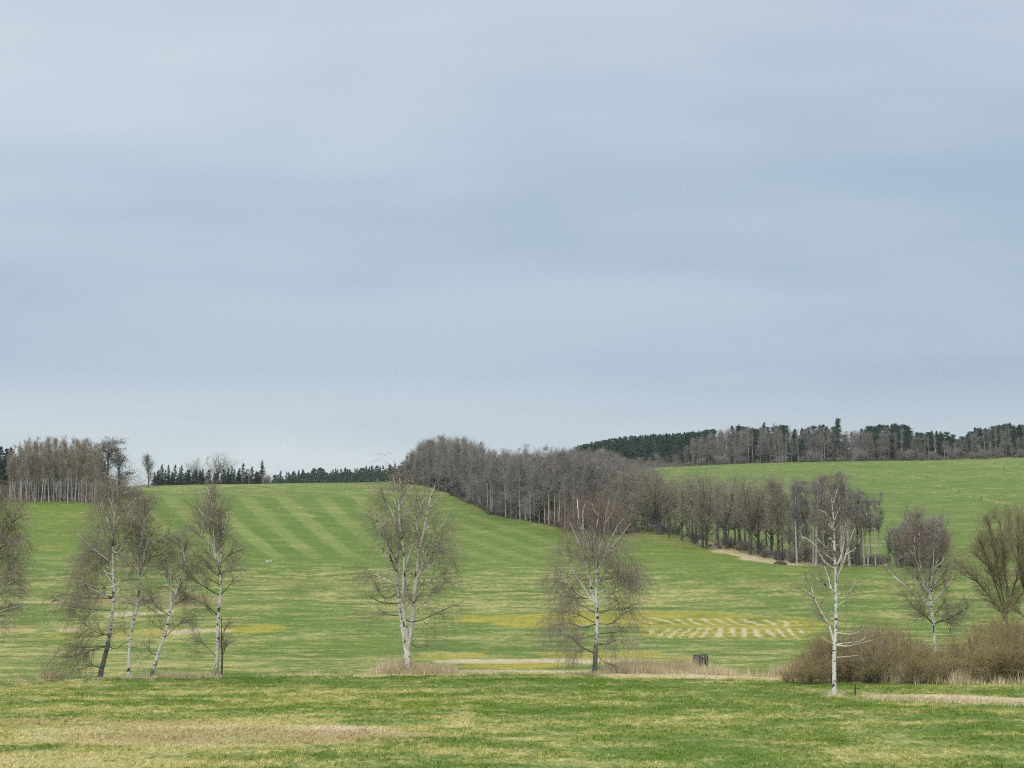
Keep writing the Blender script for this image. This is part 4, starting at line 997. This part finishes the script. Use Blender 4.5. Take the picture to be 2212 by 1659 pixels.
# ------------------------------------------------------------------ skyline of the left hill: bare trees over a row of spruces
plant('oak', 316, 800, vtop=975, variant=3, label='lone bare tree standing left of the skyline spruce row', wide=1.0)
plant('oak', 415, 850, vtop=984, variant=2, label='smaller of two bare round crowns rising above the spruce row', wide=0.85)
plant('oak', 464, 850, vtop=971, variant=2, label='larger of two bare round crowns rising above the spruce row', wide=1.0, rot=1.0)
tops = [(327, 1030), (334, 1018), (344, 1002), (352, 1014), (358, 1004), (367, 1018), (373, 1003), (383, 1010), (387, 1004), (396, 1018), (403, 1014), (411, 1022), (419, 1024), (427, 1015), (433, 1012), (441, 1022), (449, 1014), (458, 1022), (466, 1018), (474, 1022),
        (482, 1016), (489, 1010), (496, 1005), (502, 1012), (510, 1016), (521, 1000), (529, 1012), (540, 1007), (549, 1016), (556, 1020)]
for i, (u, vt) in enumerate(tops):
    plant('spruce', u, 828 + rng.uniform(-6, 14), vtop=vt, label='dark spruce in the left skyline row, ' + ('left of both bare crowns' if u < 400 else ('under the bare crowns' if u < 480 else 'right of the bare crowns')), group='spruces in the row on the left skyline', wide=rng.uniform(0.95, 1.25))
for i in range(24):
    plant('spruce', 326 + 10.0 * i + rng.uniform(-4, 4), 822, height=rng.uniform(3.5, 7.0), label='small dark spruce at the foot of the skyline spruce row', group='small spruces below the skyline row', wide=1.6)
plant('spruce', 562, 828, vtop=994, label='tallest pointed spruce at the right end of the skyline row', wide=1.0)
for u, vt in [(519, 1006), (532, 1010), (536, 1012), (566, 1008)]:
    plant('wood_birch', u, 820, vtop=vt, label='thin grey birch stem in front of the skyline spruces', group='thin birches before the skyline spruces', wide=0.7)
plant('bush', 572, 822, vtop=1022, label='bare brown bush ending the skyline spruce row', cat='shrub')

# far forest behind the left hill
ft = lambda u: float(np.interp(u, [570, 600, 640, 690, 740, 800, 850, 880], [1030, 1026, 1020, 1013, 1009, 1009, 1005, 1000]))
for i in range(130):
    u = 572 + 310 * (i + rng.uniform(0, 1)) / 130
    d = 1150 + rng.uniform(0, 220)
    plant('pine' if rng.random() < 0.35 else 'spruce', u, d, vtop=ft(u) + rng.uniform(-5, 13), label='dark conifer in the far forest behind the left hill, ' + ('left third' if u < 675 else ('middle third' if u < 780 else 'right third')), group='conifers of the far left forest', wide=rng.uniform(1.1, 1.5))
for i in range(16):
    plant('young', 590 + 15.5 * i + rng.uniform(-5, 5), 860 + rng.uniform(0, 40), height=rng.uniform(3.5, 6.0), label='small pale green young spruce before the far left forest', group='young spruces before the far left forest')

# ------------------------------------------------------------------ the wood in the middle
EU = [868, 905, 940, 970, 1000, 1070, 1150, 1220, 1290, 1350]
ED = [805, 775, 735, 700, 655, 590, 545, 512, 492, 475]
wt = lambda u: float(np.interp(u, [860, 880, 900, 930, 960, 1000, 1020, 1045, 1080, 1130, 1200, 1270, 1320, 1360, 1400], [1010, 975, 952, 932, 926, 924, 934, 958, 968, 964, 960, 964, 972, 984, 996]))
GW = 'trees of the wood in the middle'
nw = 0
for row, off in enumerate([2, 10, 22, 36, 55, 78, 105, 135]):
    step = [13, 12, 13, 14, 15, 17, 20, 24][row]
    u = 872.0 + rng.uniform(0, 8)
    while u < 1355:
        d = float(np.interp(u, EU, ED)) + off + rng.uniform(-3, 6)
        x, y, z = at_d(u, d)
        _, vb = proj(x, y, z)
        vt = wt(u) + abs(rng.normal(0, 15)) - (13 if rng.random() < 0.12 else 4) + (14 if row == 0 else 0)
        h = float((vb - vt) * d / F)
        h = min(h, rng.uniform(18, 25))
        kind = 'wood_birch' if rng.random() < ((0.55 if row == 0 else 0.35) if u > 1040 else 0.15) else 'wood'
        rw = 'edging' if row == 0 else ('just inside' if row < 3 else ('deep in' if row < 6 else 'at the back of'))
        wh = 'at its domed top end' if u < 950 else ('in its domed left part' if u < 1040 else ('right of the dome' if u < 1130 else ('near the weeping birch' if u > 1230 else 'halfway down the slope')))
        if kind == 'wood_birch':
            lab = 'pale stemmed birch %s the middle wood, %s' % (rw, wh)
        elif u < 1040:
            lab = 'big grey bare tree %s the middle wood, %s' % (rw, wh)
        else:
            lab = 'grey brown bare tree %s the middle wood, %s' % (rw, wh)
        plant(kind, u, d, height=h, label=lab, group=GW, wide=rng.uniform(0.85, 1.15), xyz=(x, y, z))
        nw += 1
        u += step * rng.uniform(0.7, 1.3) * (0.75 if u > 1040 else 1.25)
for u, vt in [(852, 1018), (860, 1005), (868, 1000), (876, 990), (884, 985), (892, 1010), (900, 1020), (912, 1015), (925, 1020)]:
    plant('wood' if vt < 1012 else 'bush', u, 796 + rng.uniform(0, 8), vtop=vt, label='small bare tree at the top left end of the middle wood', group='small trees at the top end of the middle wood', wide=1.1)
# undergrowth along the wood's edge
for i in range(30):
    u = 930 + (1350 - 930) * (i + rng.uniform(0.1, 0.9)) / 30
    d = float(np.interp(u, EU, ED)) + rng.uniform(2, 14)
    plant('bush', u, d, height=rng.uniform(1.5, 4.5), label='dark leafless bush along the edge of the middle wood, ' + ('below the dome' if u < 1040 else ('right of the dome' if u < 1130 else ('halfway down' if u < 1230 else 'near the weeping birch'))), group='bushes along the edge of the middle wood', wide=0.9, cat='shrub')
for u, du, h in [(936, 8, 6), (950, 8, 8), (962, 10, 8), (985, 10, 7), (1090, 9, 6), (1165, 9, 6)]:
    plant('spruce', u, float(np.interp(u, EU, ED)) + du, height=h, label='small dark spruce at the edge of the middle wood', group='spruces at the edge of the middle wood', wide=1.7)

# ------------------------------------------------------------------ row of old trees in the hollow
plant('oak', 1338, 482, vtop=1000, variant=1, label='dark bushy oak where the middle wood thins out', wide=1.04)
plant('oak', 1347, 478, vtop=1030, variant=0, label='squat dark oak with upswept limbs beside the middle wood', wide=0.98, rot=2.0)
plant('field', 1364, 480, vtop=992, label='slim bare tree left of the stout oak in the hollow', wide=0.92)
plant('oak', 1426, 462, vtop=990, variant=0, label='stout old oak with thick trunk and fan of limbs in the hollow', wide=1.12, rot=0.5)
plant('field', 1398, 476, vtop=985, label='bare tree behind the left side of the stout oak', wide=0.98)
plant('oak', 1447, 452, vtop=1080, variant=3, label='small leaning tree at the right foot of the stout oak', wide=0.98)
plant('field', 1474, 446, vtop=1030, label='small bare tree right of the stout oak', wide=0.98)
plant('field', 1488, 470, vtop=1012, label='thin bare tree standing back between the oaks of the hollow', wide=0.98)
plant('field', 1501, 440, vtop=1006, variant=1, label='twin stemmed bare tree in the hollow', wide=1.10)
plant('field', 1519, 430, vtop=1004, variant=1, label='upright dark tree at the corner of the field in the hollow', wide=1.04)
plant('field', 1527, 427, vtop=1010, variant=1, label='dark tree with raised limbs where the pale path begins', wide=1.10)
plant('field', 1553, 450, vtop=1020, label='thin dark tree behind the open crowned oak', wide=0.85)
plant('oak', 1571, 432, vtop=1012, variant=2, label='open crowned oak with bare bole in the hollow', wide=1.04, rot=2.6)
plant('field', 1590, 455, vtop=1025, label='thin grey tree just right of the open crowned oak', wide=0.92)
plant('field', 1602, 440, vtop=1006, label='tall grey tree right of the open crowned oak', wide=1.04)
plant('field', 1622, 418, vtop=1002, variant=0, label='tall bare tree in front of the pale track in the hollow', wide=1.04)
plant('oak', 1640, 424, vtop=1035, variant=1, label='low spreading tree at the right of the hollow row', wide=0.88)
plant('oak', 1683, 400, vtop=1012, variant=3, label='dense dark tree left of the birch clump', wide=1.02)
plant('field', 1668, 420, vtop=1014, label='grey tree behind the dense dark tree', wide=1.10)
for i in range(26):
    u = 1345 + 360 * (i + rng.uniform(0, 1)) / 26
    d = float(np.interp(u, [1345, 1430, 1530, 1620, 1700], [478, 464, 432, 414, 396])) + rng.uniform(4, 26)
    plant('bush', u, d, height=rng.uniform(0.8, 3.4), label='low bare scrub under the old trees of the hollow', group='scrub under the hollow trees', wide=1.1, cat='shrub')
# second line behind, against the far slope
for i in range(22):
    u = 1350 + 345 * (i + rng.uniform(0, 1)) / 22
    plant('field', u, float(np.interp(u, [1345, 1530, 1700], [505, 470, 430])) + rng.uniform(0, 25), vtop=float(np.interp(u, [1350, 1450, 1600, 1690], [988, 1004, 1016, 1022])) + rng.uniform(0, 25),
          label='thin bare tree in the back line of the hollow, ' + ('left part' if u < 1470 else ('middle part' if u < 1580 else 'right part')), group='back line of trees in the hollow', wide=rng.uniform(0.7, 0.95))

for i in range(16):
    u = 1338 + 92 * (i + rng.uniform(0, 1)) / 16
    plant('field' if i % 2 else 'wood', u, 492 + rng.uniform(0, 60), vtop=float(np.interp(u, [1338, 1370, 1430], [976, 988, 996])) + rng.uniform(0, 14), label='grey bare tree filling the gap between the middle wood and the stout oak', group='trees between wood and stout oak', wide=0.95)
# birch clump on the right of the hollow
CT = lambda u: float(np.interp(u, [1700, 1740, 1790, 1830, 1855, 1865, 1905], [1024, 1022, 1010, 1016, 1030, 1062, 1056]))
for i in range(22):
    u = 1704 + 152 * (i + rng.uniform(0, 1)) / 22
    plant('wood_birch' if i % 3 else 'wood', u, 391 + rng.uniform(0, 24), vtop=CT(u) + rng.uniform(-2, 26) + (0 if i % 3 else 10), label='slim %s birch in the clump at the hollow, %s the white birch' % ('pale' if i % 3 else 'grey stemmed', 'left of' if u < 1775 else ('behind' if u < 1825 else 'right of')), group='birches in the right clump', wide=rng.uniform(1.05, 1.45) * (1 if i % 3 else 0.7))
for i, u in enumerate([1862, 1869, 1877, 1884, 1893, 1900]):
    plant('wood_birch', u, 392 + rng.uniform(0, 10), vtop=1056 + rng.uniform(0, 14), label='straight pale stemmed birch in the small group right of the clump', group='small birch group right of the clump', wide=0.95)
for i in range(16):
    u = 1702 + 225 * (i + rng.uniform(0, 1)) / 16
    plant('bush', u, 396 + rng.uniform(0, 14), height=rng.uniform(2.5, 6.5) * (0.5 if u > 1850 else 1), label='dark bare bush under the right birch clump, %s the white birch' % ('left of' if u < 1770 else ('behind' if u < 1830 else 'right of')), group='bushes under the right birch clump', wide=0.9, cat='shrub')
plant('oak', 1986, 384, vtop=1080, variant=1, label='round dark bushy tree right of the birch clump', wide=1.45)
plant('bush', 1955, 386, vtop=1108, label='dark thorn bush left of the round bushy tree', wide=1.0, cat='shrub')
plant('bush', 2018, 386, vtop=1104, label='dark bush right of the round bushy tree', wide=0.95, cat='shrub')
plant('wood', 1922, 387, vtop=1140, label='small crooked bare tree between birch group and bushy tree', wide=0.8)
plant('bush', 1995, 382, vtop=1090, label='dense twiggy bush in front of the round bushy tree', wide=1.05, cat='shrub')

# ------------------------------------------------------------------ far woods on the right skyline
cf = lambda u: float(np.interp(u, [1250, 1280, 1330, 1400, 1450, 1500, 1540], [968, 960, 950, 943, 940, 936, 930]))
for i in range(210):
    u = 1245 + 300 * ((i % 42) + rng.uniform(0, 1)) / 42
    q = (i // 42 + rng.uniform(0, 0.8)) / 5
    d = 1010 + 400 * q
    x, y, z = at_d(u, d)
    _, vb = proj(x, y, z)
    h = min(float((vb - cf(u)) * d / F) + rng.uniform(-1, 1.5), rng.uniform(14, 20))
    plant('pine' if rng.random() < 0.6 else 'spruce', u, d, height=max(h, 6), label='dark green conifer on the far slope, %s, %s rows' % ('left part' if u < 1340 else ('middle part' if u < 1440 else 'right part'), 'lower' if q < 0.4 else 'upper'), group='conifers on the far slope', wide=rng.uniform(1.2, 1.6), xyz=(x, y, z))
rt_ = lambda u: float(np.interp(u, [1480, 1530, 1600, 1680, 1720, 1790, 1840, 1880, 1930, 1990, 2050, 2085, 2110, 2150, 2212, 2260], [950, 926, 916, 914, 926, 914, 928, 920, 914, 926, 936, 944, 926, 918, 916, 914]))
cons = [(1480, 1530, 0.4), (1530, 1600, 0.12), (1600, 1690, 0.45), (1690, 1800, 0.3), (1800, 1830, 0.3), (1830, 1880, 0.25), (1880, 1960, 1.0), (1960, 2080, 0.8), (2080, 2240, 0.75)]
GR = 'trees of the far wood on the right skyline'
def zone(u, *z):
    for lim, txt in z:
        if u < lim:
            return txt
    return z[-1][1]
for row, (off, n) in enumerate([(6, 60), (18, 60), (34, 64), (52, 64), (74, 60)]):
    for i in range(n):
        u = 1482 + 760 * (i + rng.uniform(0, 1)) / n
        d = float(np.interp(u, [1480, 1600, 2000, 2212], [972, 975, 978, 984])) + off + rng.uniform(0, 8)
        pc = next((c for a, b, c in cons if a <= u < b), 0.4)
        conif = rng.random() < (pc * (0.18, 0.75, 1.4, 1.7, 1.8)[row])
        vt = rt_(u) + abs(rng.normal(0, 9)) + (0 if conif else 2) + (10 if row == 0 and conif else 0) - (5 if rng.random() < 0.2 else 0)
        wh = zone(u, (1600, 'left end'), (1790, 'left part'), (1960, 'middle part'), (2090, 'right part'), (9999, 'far right end'))
        rw = 'front edge' if row == 0 else 'depth'
        if conif:
            plant('pine' if rng.random() < 0.65 else 'spruce', u, d, vtop=vt, label='dark conifer in the %s, %s of the right skyline wood' % (rw, wh), group=GR, wide=rng.uniform(1.35, 1.8))
        else:
            plant('wood_birch' if rng.random() < 0.3 else 'wood', u, d, vtop=vt, label='grey bare tree in the %s, %s of the right skyline wood' % (rw, wh), group=GR, wide=rng.uniform(0.8, 1.05))
for i in range(30):
    u = 1490 + 740 * (i + rng.uniform(0, 1)) / 30
    plant('bush', u, 968 + rng.uniform(0, 8), height=rng.uniform(2, 7.5), label='greyish bush along the foot of the right skyline wood, ' + zone(u, (1600, 'left end'), (1790, 'left part'), (1960, 'middle part'), (2090, 'right part'), (9999, 'far right end')), group='bushes along the far right wood', wide=rng.uniform(0.9, 1.5), cat='shrub')
plant('bigpine', 1816, 978, vtop=903, label='tallest broad dark pine standing out of the far right wood', wide=1.0)
for u in (1688, 1695, 1703):
    plant('wood_birch', u, 970, vtop=924 + rng.uniform(0, 10), label='pale birch stem before the dark edge of the far right wood', group='pale birches before the far right wood', wide=0.6)
for u in (2110, 2128, 2150, 2172, 2195, 2210):
    plant('wood', u, 976, vtop=958 - 0.22 * (u - 2110) + rng.uniform(0, 6), label='reddish grey bare tree before the pines at far right', group='bare trees before the pines at far right', wide=1.0)
# bare trees that stand on the crest between the hollow and the far conifers
for u, vt in [(1372, 992), (1385, 985), (1405, 984), (1425, 980), (1445, 982), (1462, 990), (1500, 984), (1520, 985), (1540, 990)]:
    plant('wood', u, 968 + rng.uniform(0, 12), vtop=vt, label='round bare bush-like tree on the crest before the far conifers', group='bare trees on the crest before the conifers', wide=1.3)

# ------------------------------------------------------------------ grass on the near field
def blades_mesh(name, X, Y, Z, h, wdt, lean, mat, nb=3, r=rng, spread=0.06, maps=True):
    n = len(X) * nb
    x = np.repeat(X, nb) + r.normal(0, spread, n); y = np.repeat(Y, nb) + r.normal(0, spread, n)
    z = np.repeat(Z, nb) - 0.02
    hh = np.repeat(h, nb) * r.uniform(0.6, 1.3, n)
    a = r.uniform(0, 2 * pi, n); la = r.uniform(0, 2 * pi, n); ll = hh * r.uniform(0.2, 1.0, n) * lean
    ww = wdt * r.uniform(0.6, 1.4, n)
    V = np.stack([np.stack([x - np.cos(a) * ww, y - np.sin(a) * ww, z], -1), np.stack([x + np.cos(a) * ww, y + np.sin(a) * ww, z], -1),
                  np.stack([x + np.cos(la) * ll, y + np.sin(la) * ll, z + hh], -1)], 1).reshape(-1, 3)
    me = make_mesh(name, V, None, mat, tri=np.arange(3 * n).reshape(n, 3))
    if maps:
        A, B = field_maps(X, Y, Z)
        for nm, dat in (('map_a', A), ('map_b', B)):
            at = me.attributes.new(nm, 'FLOAT_COLOR', 'POINT')
            at.data.foreach_set('color', np.repeat(dat, nb * 3, axis=0).astype(np.float32).ravel())
    at = me.attributes.new('shade', 'FLOAT', 'POINT')
    at.data.foreach_set('value', np.repeat(r.uniform(0, 1, n), 3).astype(np.float32))
    return me
n = 200000
a = rng.uniform(-0.33, 0.33, n)
d = np.sqrt(rng.uniform(50 ** 2, 136 ** 2, n))
X = d * np.sin(a); Y = d * np.cos(a)
keep = (vnoise(X / 2.3, Y / 2.3, 21) + vnoise(X / 0.8, Y / 0.8, 22)) > -0.55
X, Y = X[keep], Y[keep]
Z = ground(X, Y)
hg = 0.062 * (1 + 0.75 * vnoise(X / 1.1, Y / 1.3, 23)) + 0.012
go = link(bpy.data.objects.new('grass', blades_mesh('grass_blades', X, Y, Z, hg, 0.017, 0.9, M['blades'], 3)))
tag(go, 'short patchy spring grass on the near field', None, None, 'stuff')

n = 9000
a = rng.uniform(-0.33, 0.33, n)
d = np.sqrt(rng.uniform(50 ** 2, 134 ** 2, n))
X = d * np.sin(a); Y = d * np.cos(a)
keep = vnoise(X / 6, Y / 6, 71) + 0.6 * vnoise(X / 1.5, Y / 1.5, 72) > -0.1
X, Y = X[keep], Y[keep]
to = link(bpy.data.objects.new('grass_tussocks', blades_mesh('tussock_blades', X, Y, ground(X, Y), rng.uniform(0.07, 0.19, len(X)), 0.016, 1.1, M['blades'], 11, spread=0.11)))
tag(to, 'scattered longer grass tussocks on the near field', None, None, 'stuff')
# tall dry grass: ditch, verge strips, tussocks
def straw_material():
    m, nt, b = new_mat('dry_straw')
    at = N(nt, 'ShaderNodeAttribute', attribute_name='shade')
    geo = N(nt, 'ShaderNodeNewGeometry')
    n = noise(nt, geo.outputs['Position'], 0.35, 3, 0.6)
    c = mix_c(nt, at.outputs['Fac'], (0.48, 0.39, 0.22), (0.84, 0.74, 0.50))
    c = mix_c(nt, maprange(nt, n, 0.5, 0.75), c, (0.46, 0.345, 0.21))
    nt.links.new(c, b.inputs['Base Color'])
    return m
M['straw'] = straw_material()
PX, PY, PH = [], [], []
def strip(u0, u1, d0, d1, n, h0, h1, bumps=0.5):
    u = rng.uniform(u0, u1, n)
    t = (u - u0) / (u1 - u0)
    base = d0 + (d1 - d0) * t if d0 is not None else edge_d(u) + d1
    dd = base + rng.normal(0, 1.0, n)
    x, y, z = ray(u, 1300)
    L = np.hypot(x, y)
    X = x / L * dd; Y = y / L * dd
    k = vnoise(X / 2.4, Y / 2.4, 31) * bumps
    PX.append(X); PY.append(Y); PH.append((h0 + (h1 - h0) * rng.uniform(0, 1, n)) * (1 + k))
strip(985, 1330, None, 2.0, 2600, 0.10, 0.34)
strip(1330, 1570, None, 3.0, 3200, 0.5, 1.15)
strip(1560, 1840, None, 3.0, 2600, 0.35, 0.9)
strip(1300, 1560, None, 4.5, 1200, 0.6, 1.2)
strip(805, 985, None, 2.2, 2200, 0.5, 1.1)
strip(820, 880, None, 2.4, 900, 0.9, 1.5)
strip(560, 810, None, 2.2, 500, 0.2, 0.6)
strip(330, 470, None, 2.5, 900, 0.35, 0.8)
strip(-60, 330, None, 2.2, 900, 0.15, 0.45)
strip(100, 130, None, 2.5, 120, 0.6, 1.2)
strip(1670, 1840, None, 1.6, 1500, 0.4, 1.15)
strip(1840, 2080, None, -0.5, 1300, 0.4, 1.05)
strip(2080, 2280, None, -0.5, 420, 0.3, 0.8)
for tu, td in [(216, 131), (281, 131), (326, 131), (468, 132), (880, 137.5), (1284, 136.5), (1798, 108)]:
    strip(tu - 14, tu + 14, td + 0.2, td + 0.2, 90, 0.10, 0.42)
strip(1905, 2280, 105, 102, 1100, 0.06, 0.24)
strip(1860, 1910, 107, 106, 200, 0.05, 0.15)
X = np.concatenate(PX); Y = np.concatenate(PY); H_ = np.concatenate(PH)
do = link(bpy.data.objects.new('dry_grass', blades_mesh('dry_grass_blades', X, Y, ground(X, Y), H_, 0.016, 0.55, M['straw'], 6, spread=0.14, maps=False)))
tag(do, 'pale dry grass standing along the ditch and verges', None, None, 'stuff')
# pale grass along the path below the hollow trees
PX, PY, PH = [], [], []
for (u0, v0), (u1, v1) in zip([(1527, 1172), (1570, 1189), (1620, 1204), (1680, 1214)], [(1570, 1189), (1620, 1204), (1680, 1214), (1790, 1219)]):
    for i in range(26):
        t = (i + 0.5) / 26
        x, y, z, d_ = hit(u0 + (u1 - u0) * t, v0 + (v1 - v0) * t)
        PX.append(x + rng.normal(0, 1.0, 8)); PY.append(y + rng.normal(0, 3.0, 8)); PH.append(rng.uniform(0.15, 0.45, 8))
X = np.concatenate(PX); Y = np.concatenate(PY); H_ = np.concatenate(PH)
do = link(bpy.data.objects.new('dry_grass', blades_mesh('verge_grass_blades', X, Y, ground(X, Y), H_, 0.05, 0.6, M['straw'], 4, spread=0.3, maps=False)))
tag(do, 'pale dry grass along the path below the hollow trees', None, None, 'stuff')

# ------------------------------------------------------------------ small things
def wood_material(name, c0, c1):
    m, nt, b = new_mat(name)
    t = N(nt, 'ShaderNodeTexCoord')
    n = noise(nt, t.outputs['Object'], 6, 4, 0.65, ((3, 3, 0.5),))
    nt.links.new(mix_c(nt, maprange(nt, n, 0.3, 0.7), c0, c1), b.inputs['Base Color'])
    return m
M['old_wood'] = wood_material('weathered_dark_wood', (0.05, 0.048, 0.042), (0.21, 0.195, 0.165))
M['post_wood'] = wood_material('post_wood', (0.05, 0.042, 0.034), (0.13, 0.11, 0.09))
M['pale_wood'] = wood_material('pale_post_wood', (0.30, 0.28, 0.24), (0.48, 0.45, 0.40))
M['earth'] = wood_material('dark_earth', (0.035, 0.028, 0.022), (0.10, 0.08, 0.06))
M['stone'] = wood_material('pale_stone', (0.40, 0.38, 0.34), (0.62, 0.60, 0.56))
def box(w_, d_, h_, jitter=0.0, taper=1.0, r=rng):
    V = np.array([[sx * w_ / 2 * (1 if z == 0 else taper), sy * d_ / 2 * (1 if z == 0 else taper), z * h_] for z in (0, 1) for sx, sy in ((-1, -1), (1, -1), (1, 1), (-1, 1))])
    V = V + r.normal(0, jitter, V.shape)
    Q = [[3, 2, 1, 0], [4, 5, 6, 7], [0, 1, 5, 4], [1, 2, 6, 5], [2, 3, 7, 6], [3, 0, 4, 7]]
    return V, np.array(Q)
def box_mesh(name, mat, *a, **k):
    V, Q = box(*a, **k)
    return make_mesh(name, V, Q, mat)
# weathered wooden box standing in the dry grass: corner posts, upright boards, tilted lid
x, y, z = at_d(1512, 147)
bx_ = empty('wooden_box', (x, y, z)); bx_.rotation_euler = (0, 0, 0.25); bx_.scale = (0.86, 0.86, 0.88)
tag(bx_, 'dark weathered wooden box with tilted lid standing in dry grass', 'box')
W_, H_b = 0.92, 1.22
pm = box_mesh('corner_post', M['old_wood'], 0.07, 0.07, H_b + 0.05, 0.006)
for sx in (-1, 1):
    for sy in (-1, 1):
        p = part('post', pm, bx_); p.location = (sx * W_ / 2, sy * W_ / 2, -0.1)
        p.rotation_euler = (0, 0.05 * sx, 0)
boards = [box_mesh('board', M['old_wood'], 0.118 - 0.012 * i, 0.025, H_b - 0.16 + 0.06 * i, 0.009) for i in range(3)]
for side in range(4):
    for i in range(6):
        t = (i - 2.5) * 0.143
        p = part('board', boards[(i * 2 + side) % 3], bx_)
        p.location = [(t, -W_ / 2 - 0.05, 0.0), (W_ / 2 + 0.05, t, 0.0), (t, W_ / 2 + 0.05, 0.0), (-W_ / 2 - 0.05, t, 0.0)][side]
        p.rotation_euler = (float(rng.normal(0, 0.02)), float(rng.normal(0, 0.02)), side * pi / 2)
lid = part('lid', box_mesh('lid', M['old_wood'], 1.0, 1.02, 0.05, 0.02), bx_); lid.location = (0.05, 0, H_b - 0.02); lid.rotation_euler = (0.06, -0.08, 0)

def round_post(name, h, r0, mat, lean=0.03):
    t = np.linspace(0, 1, 5)
    P = np.stack([lean * h * t, 0 * t, h * t - 0.15], -1)
    P = np.vstack([P, P[-1] + [0, 0, 0.004]])[None]
    R = np.array([[r0 * 1.05, r0, r0, r0 * .96, r0 * .95, 0.002]])
    return tube_mesh(name, [(P, R, 8)], mat)
x, y, z = at_d(1843, 108)
o = link(bpy.data.objects.new('fence_post', round_post('fence_post', 0.85, 0.045, M['post_wood']))); o.location = (x, y, z)
tag(o, 'lone dark wooden post on the grass right of the white birch', 'post')
hp = round_post('fence_post', 1.45, 0.09, M['post_wood'], 0.0)
for u, v, lab in [(2002, 1037, 'topmost dark fence post on the far right hillside'), (2056, 1059, 'second fence post down the far right hillside'), (2070, 1065, 'third fence post down the far right hillside, close to the second'),
                  (2102, 1077, 'fourth fence post down the far right hillside'), (2120, 1081, 'lowest fence post on the far right hillside'), (2168, 1015, 'single post higher up at the right edge of the far hillside')]:
    x, y, z, d_ = hit(u, v)
    o = link(bpy.data.objects.new('fence_post', hp)); o.location = (x, y, z)
    tag(o, lab, 'post', 'fence posts on the far right hillside')
gp = round_post('marker_post', 1.6, 0.12, M['pale_wood'], 0.0)
for u, lab in [(69, 'pale marker post before the left half of the birch grove'), (171, 'pale marker post before the right half of the birch grove')]:
    x, y, z = at_d(u, 584)
    o = link(bpy.data.objects.new('marker_post', gp)); o.location = (x, y, z)
    tag(o, lab, 'post', 'pale posts before the birch grove')
def lump(name, rx, ry, rz, mat, seed, rough=0.18):
    r = np.random.default_rng(seed)
    nu, nv = 18, 8
    V = []
    for j in range(nv):
        ph = (j / (nv - 1)) * pi / 2
        for i in range(nu):
            th = 2 * pi * i / nu
            k = 1 + rough * float(vnoise(np.array([math.cos(th) * 2 + seed]), np.array([math.sin(th) * 2 + ph * 2]), seed)[0]) + r.normal(0, rough * 0.15)
            V.append((math.cos(th) * math.cos(ph) * rx * k, math.sin(th) * math.cos(ph) * ry * k, math.sin(ph) * rz * k - 0.1))
    idx = np.arange(nu * nv).reshape(nv, nu)
    Q = np.stack([idx[:-1], np.roll(idx, -1, 1)[:-1], np.roll(idx, -1, 1)[1:], idx[1:]], -1).reshape(-1, 4)
    return make_mesh(name, np.array(V), Q, mat, smooth=False)
x, y, z, d_ = hit(1684, 1219)
o = link(bpy.data.objects.new('earth_mound', lump('earth_mound', 1.5, 1.0, 0.75, M['earth'], 5))); o.location = (x, y, z)
tag(o, 'low dark heap of earth on the pale path before the hollow trees', 'mound')
x, y, z, d_ = hit(120, 1301)
st_ = empty('stump', (x, y, z)); tag(st_, 'small dark stump beside the pale track in the left field', 'stump')
part('trunk', lump('stump_trunk', 0.34, 0.3, 0.55, M['earth'], 6), st_)
q = part('cut_face', lump('stump_cut', 0.2, 0.06, 0.26, M['stone'], 7), st_); q.location = (0.12, -0.3, 0.0)
for i, (u, v, s) in enumerate([(577, 1214, 0.34), (585, 1213, 0.24)]):
    x, y, z, d_ = hit(u, v)
    o = link(bpy.data.objects.new('stone', lump('stone', s * 1.3, s, s * 1.1, M['stone'], 8 + i, 0.3))); o.location = (x, y, z)
    tag(o, ['larger of two pale stones on the mown hillside', 'smaller of two pale stones on the mown hillside'][i], 'stone', 'pale stones on the mown hillside')
# heap of cut branches at the wood's edge
x, y, z, d_ = hit(1071, 1112)
bh = empty('brush_heap', (x, y, z)); tag(bh, 'brown heap of cut branches before the edge of the middle wood', 'brush heap')
part('earth_base', lump('heap_base', 2.0, 1.2, 0.7, M['earth'], 12), bh)
r = np.random.default_rng(77)
n = 160
c = r.normal(0, 1, (n, 3)) * np.array([1.2, 0.7, 0.25]) + np.array([0, 0, 0.55]); c[:, 2] = np.abs(c[:, 2])
dv = unit(r.normal(0, 1, (n, 3)) * np.array([1, .6, .35]))
PB = c[:, None, :] + dv[:, None, :] * np.linspace(-0.9, 0.9, 3)[None, :, None]
q = part('branches', tube_mesh('heap_branches', [(PB, np.full((n, 3), 0.035), 4)], M['bark']), bh)
q['kind'] = 'stuff'

# ------------------------------------------------------------------ air
HAZE = 0.00007
def build_haze():
    m = bpy.data.materials.new('haze')
    m.use_nodes = True
    nt = m.node_tree
    nt.nodes.clear()
    out = N(nt, 'ShaderNodeOutputMaterial')
    v = N(nt, 'ShaderNodeVolumePrincipled')
    v.inputs['Color'].default_value = (0.86, 0.92, 1.0, 1)
    v.inputs['Density'].default_value = HAZE
    v.inputs['Anisotropy'].default_value = 0.2
    nt.links.new(v.outputs[0], out.inputs['Volume'])
    V, Q = box(6600, 6600, 150)
    V[:, 2] -= 8
    o = link(bpy.data.objects.new('haze', make_mesh('haze', V, Q, m)))
    tag(o, 'thin pale spring haze over the valley', None, None, 'stuff')
if HAZE > 0:
    build_haze()
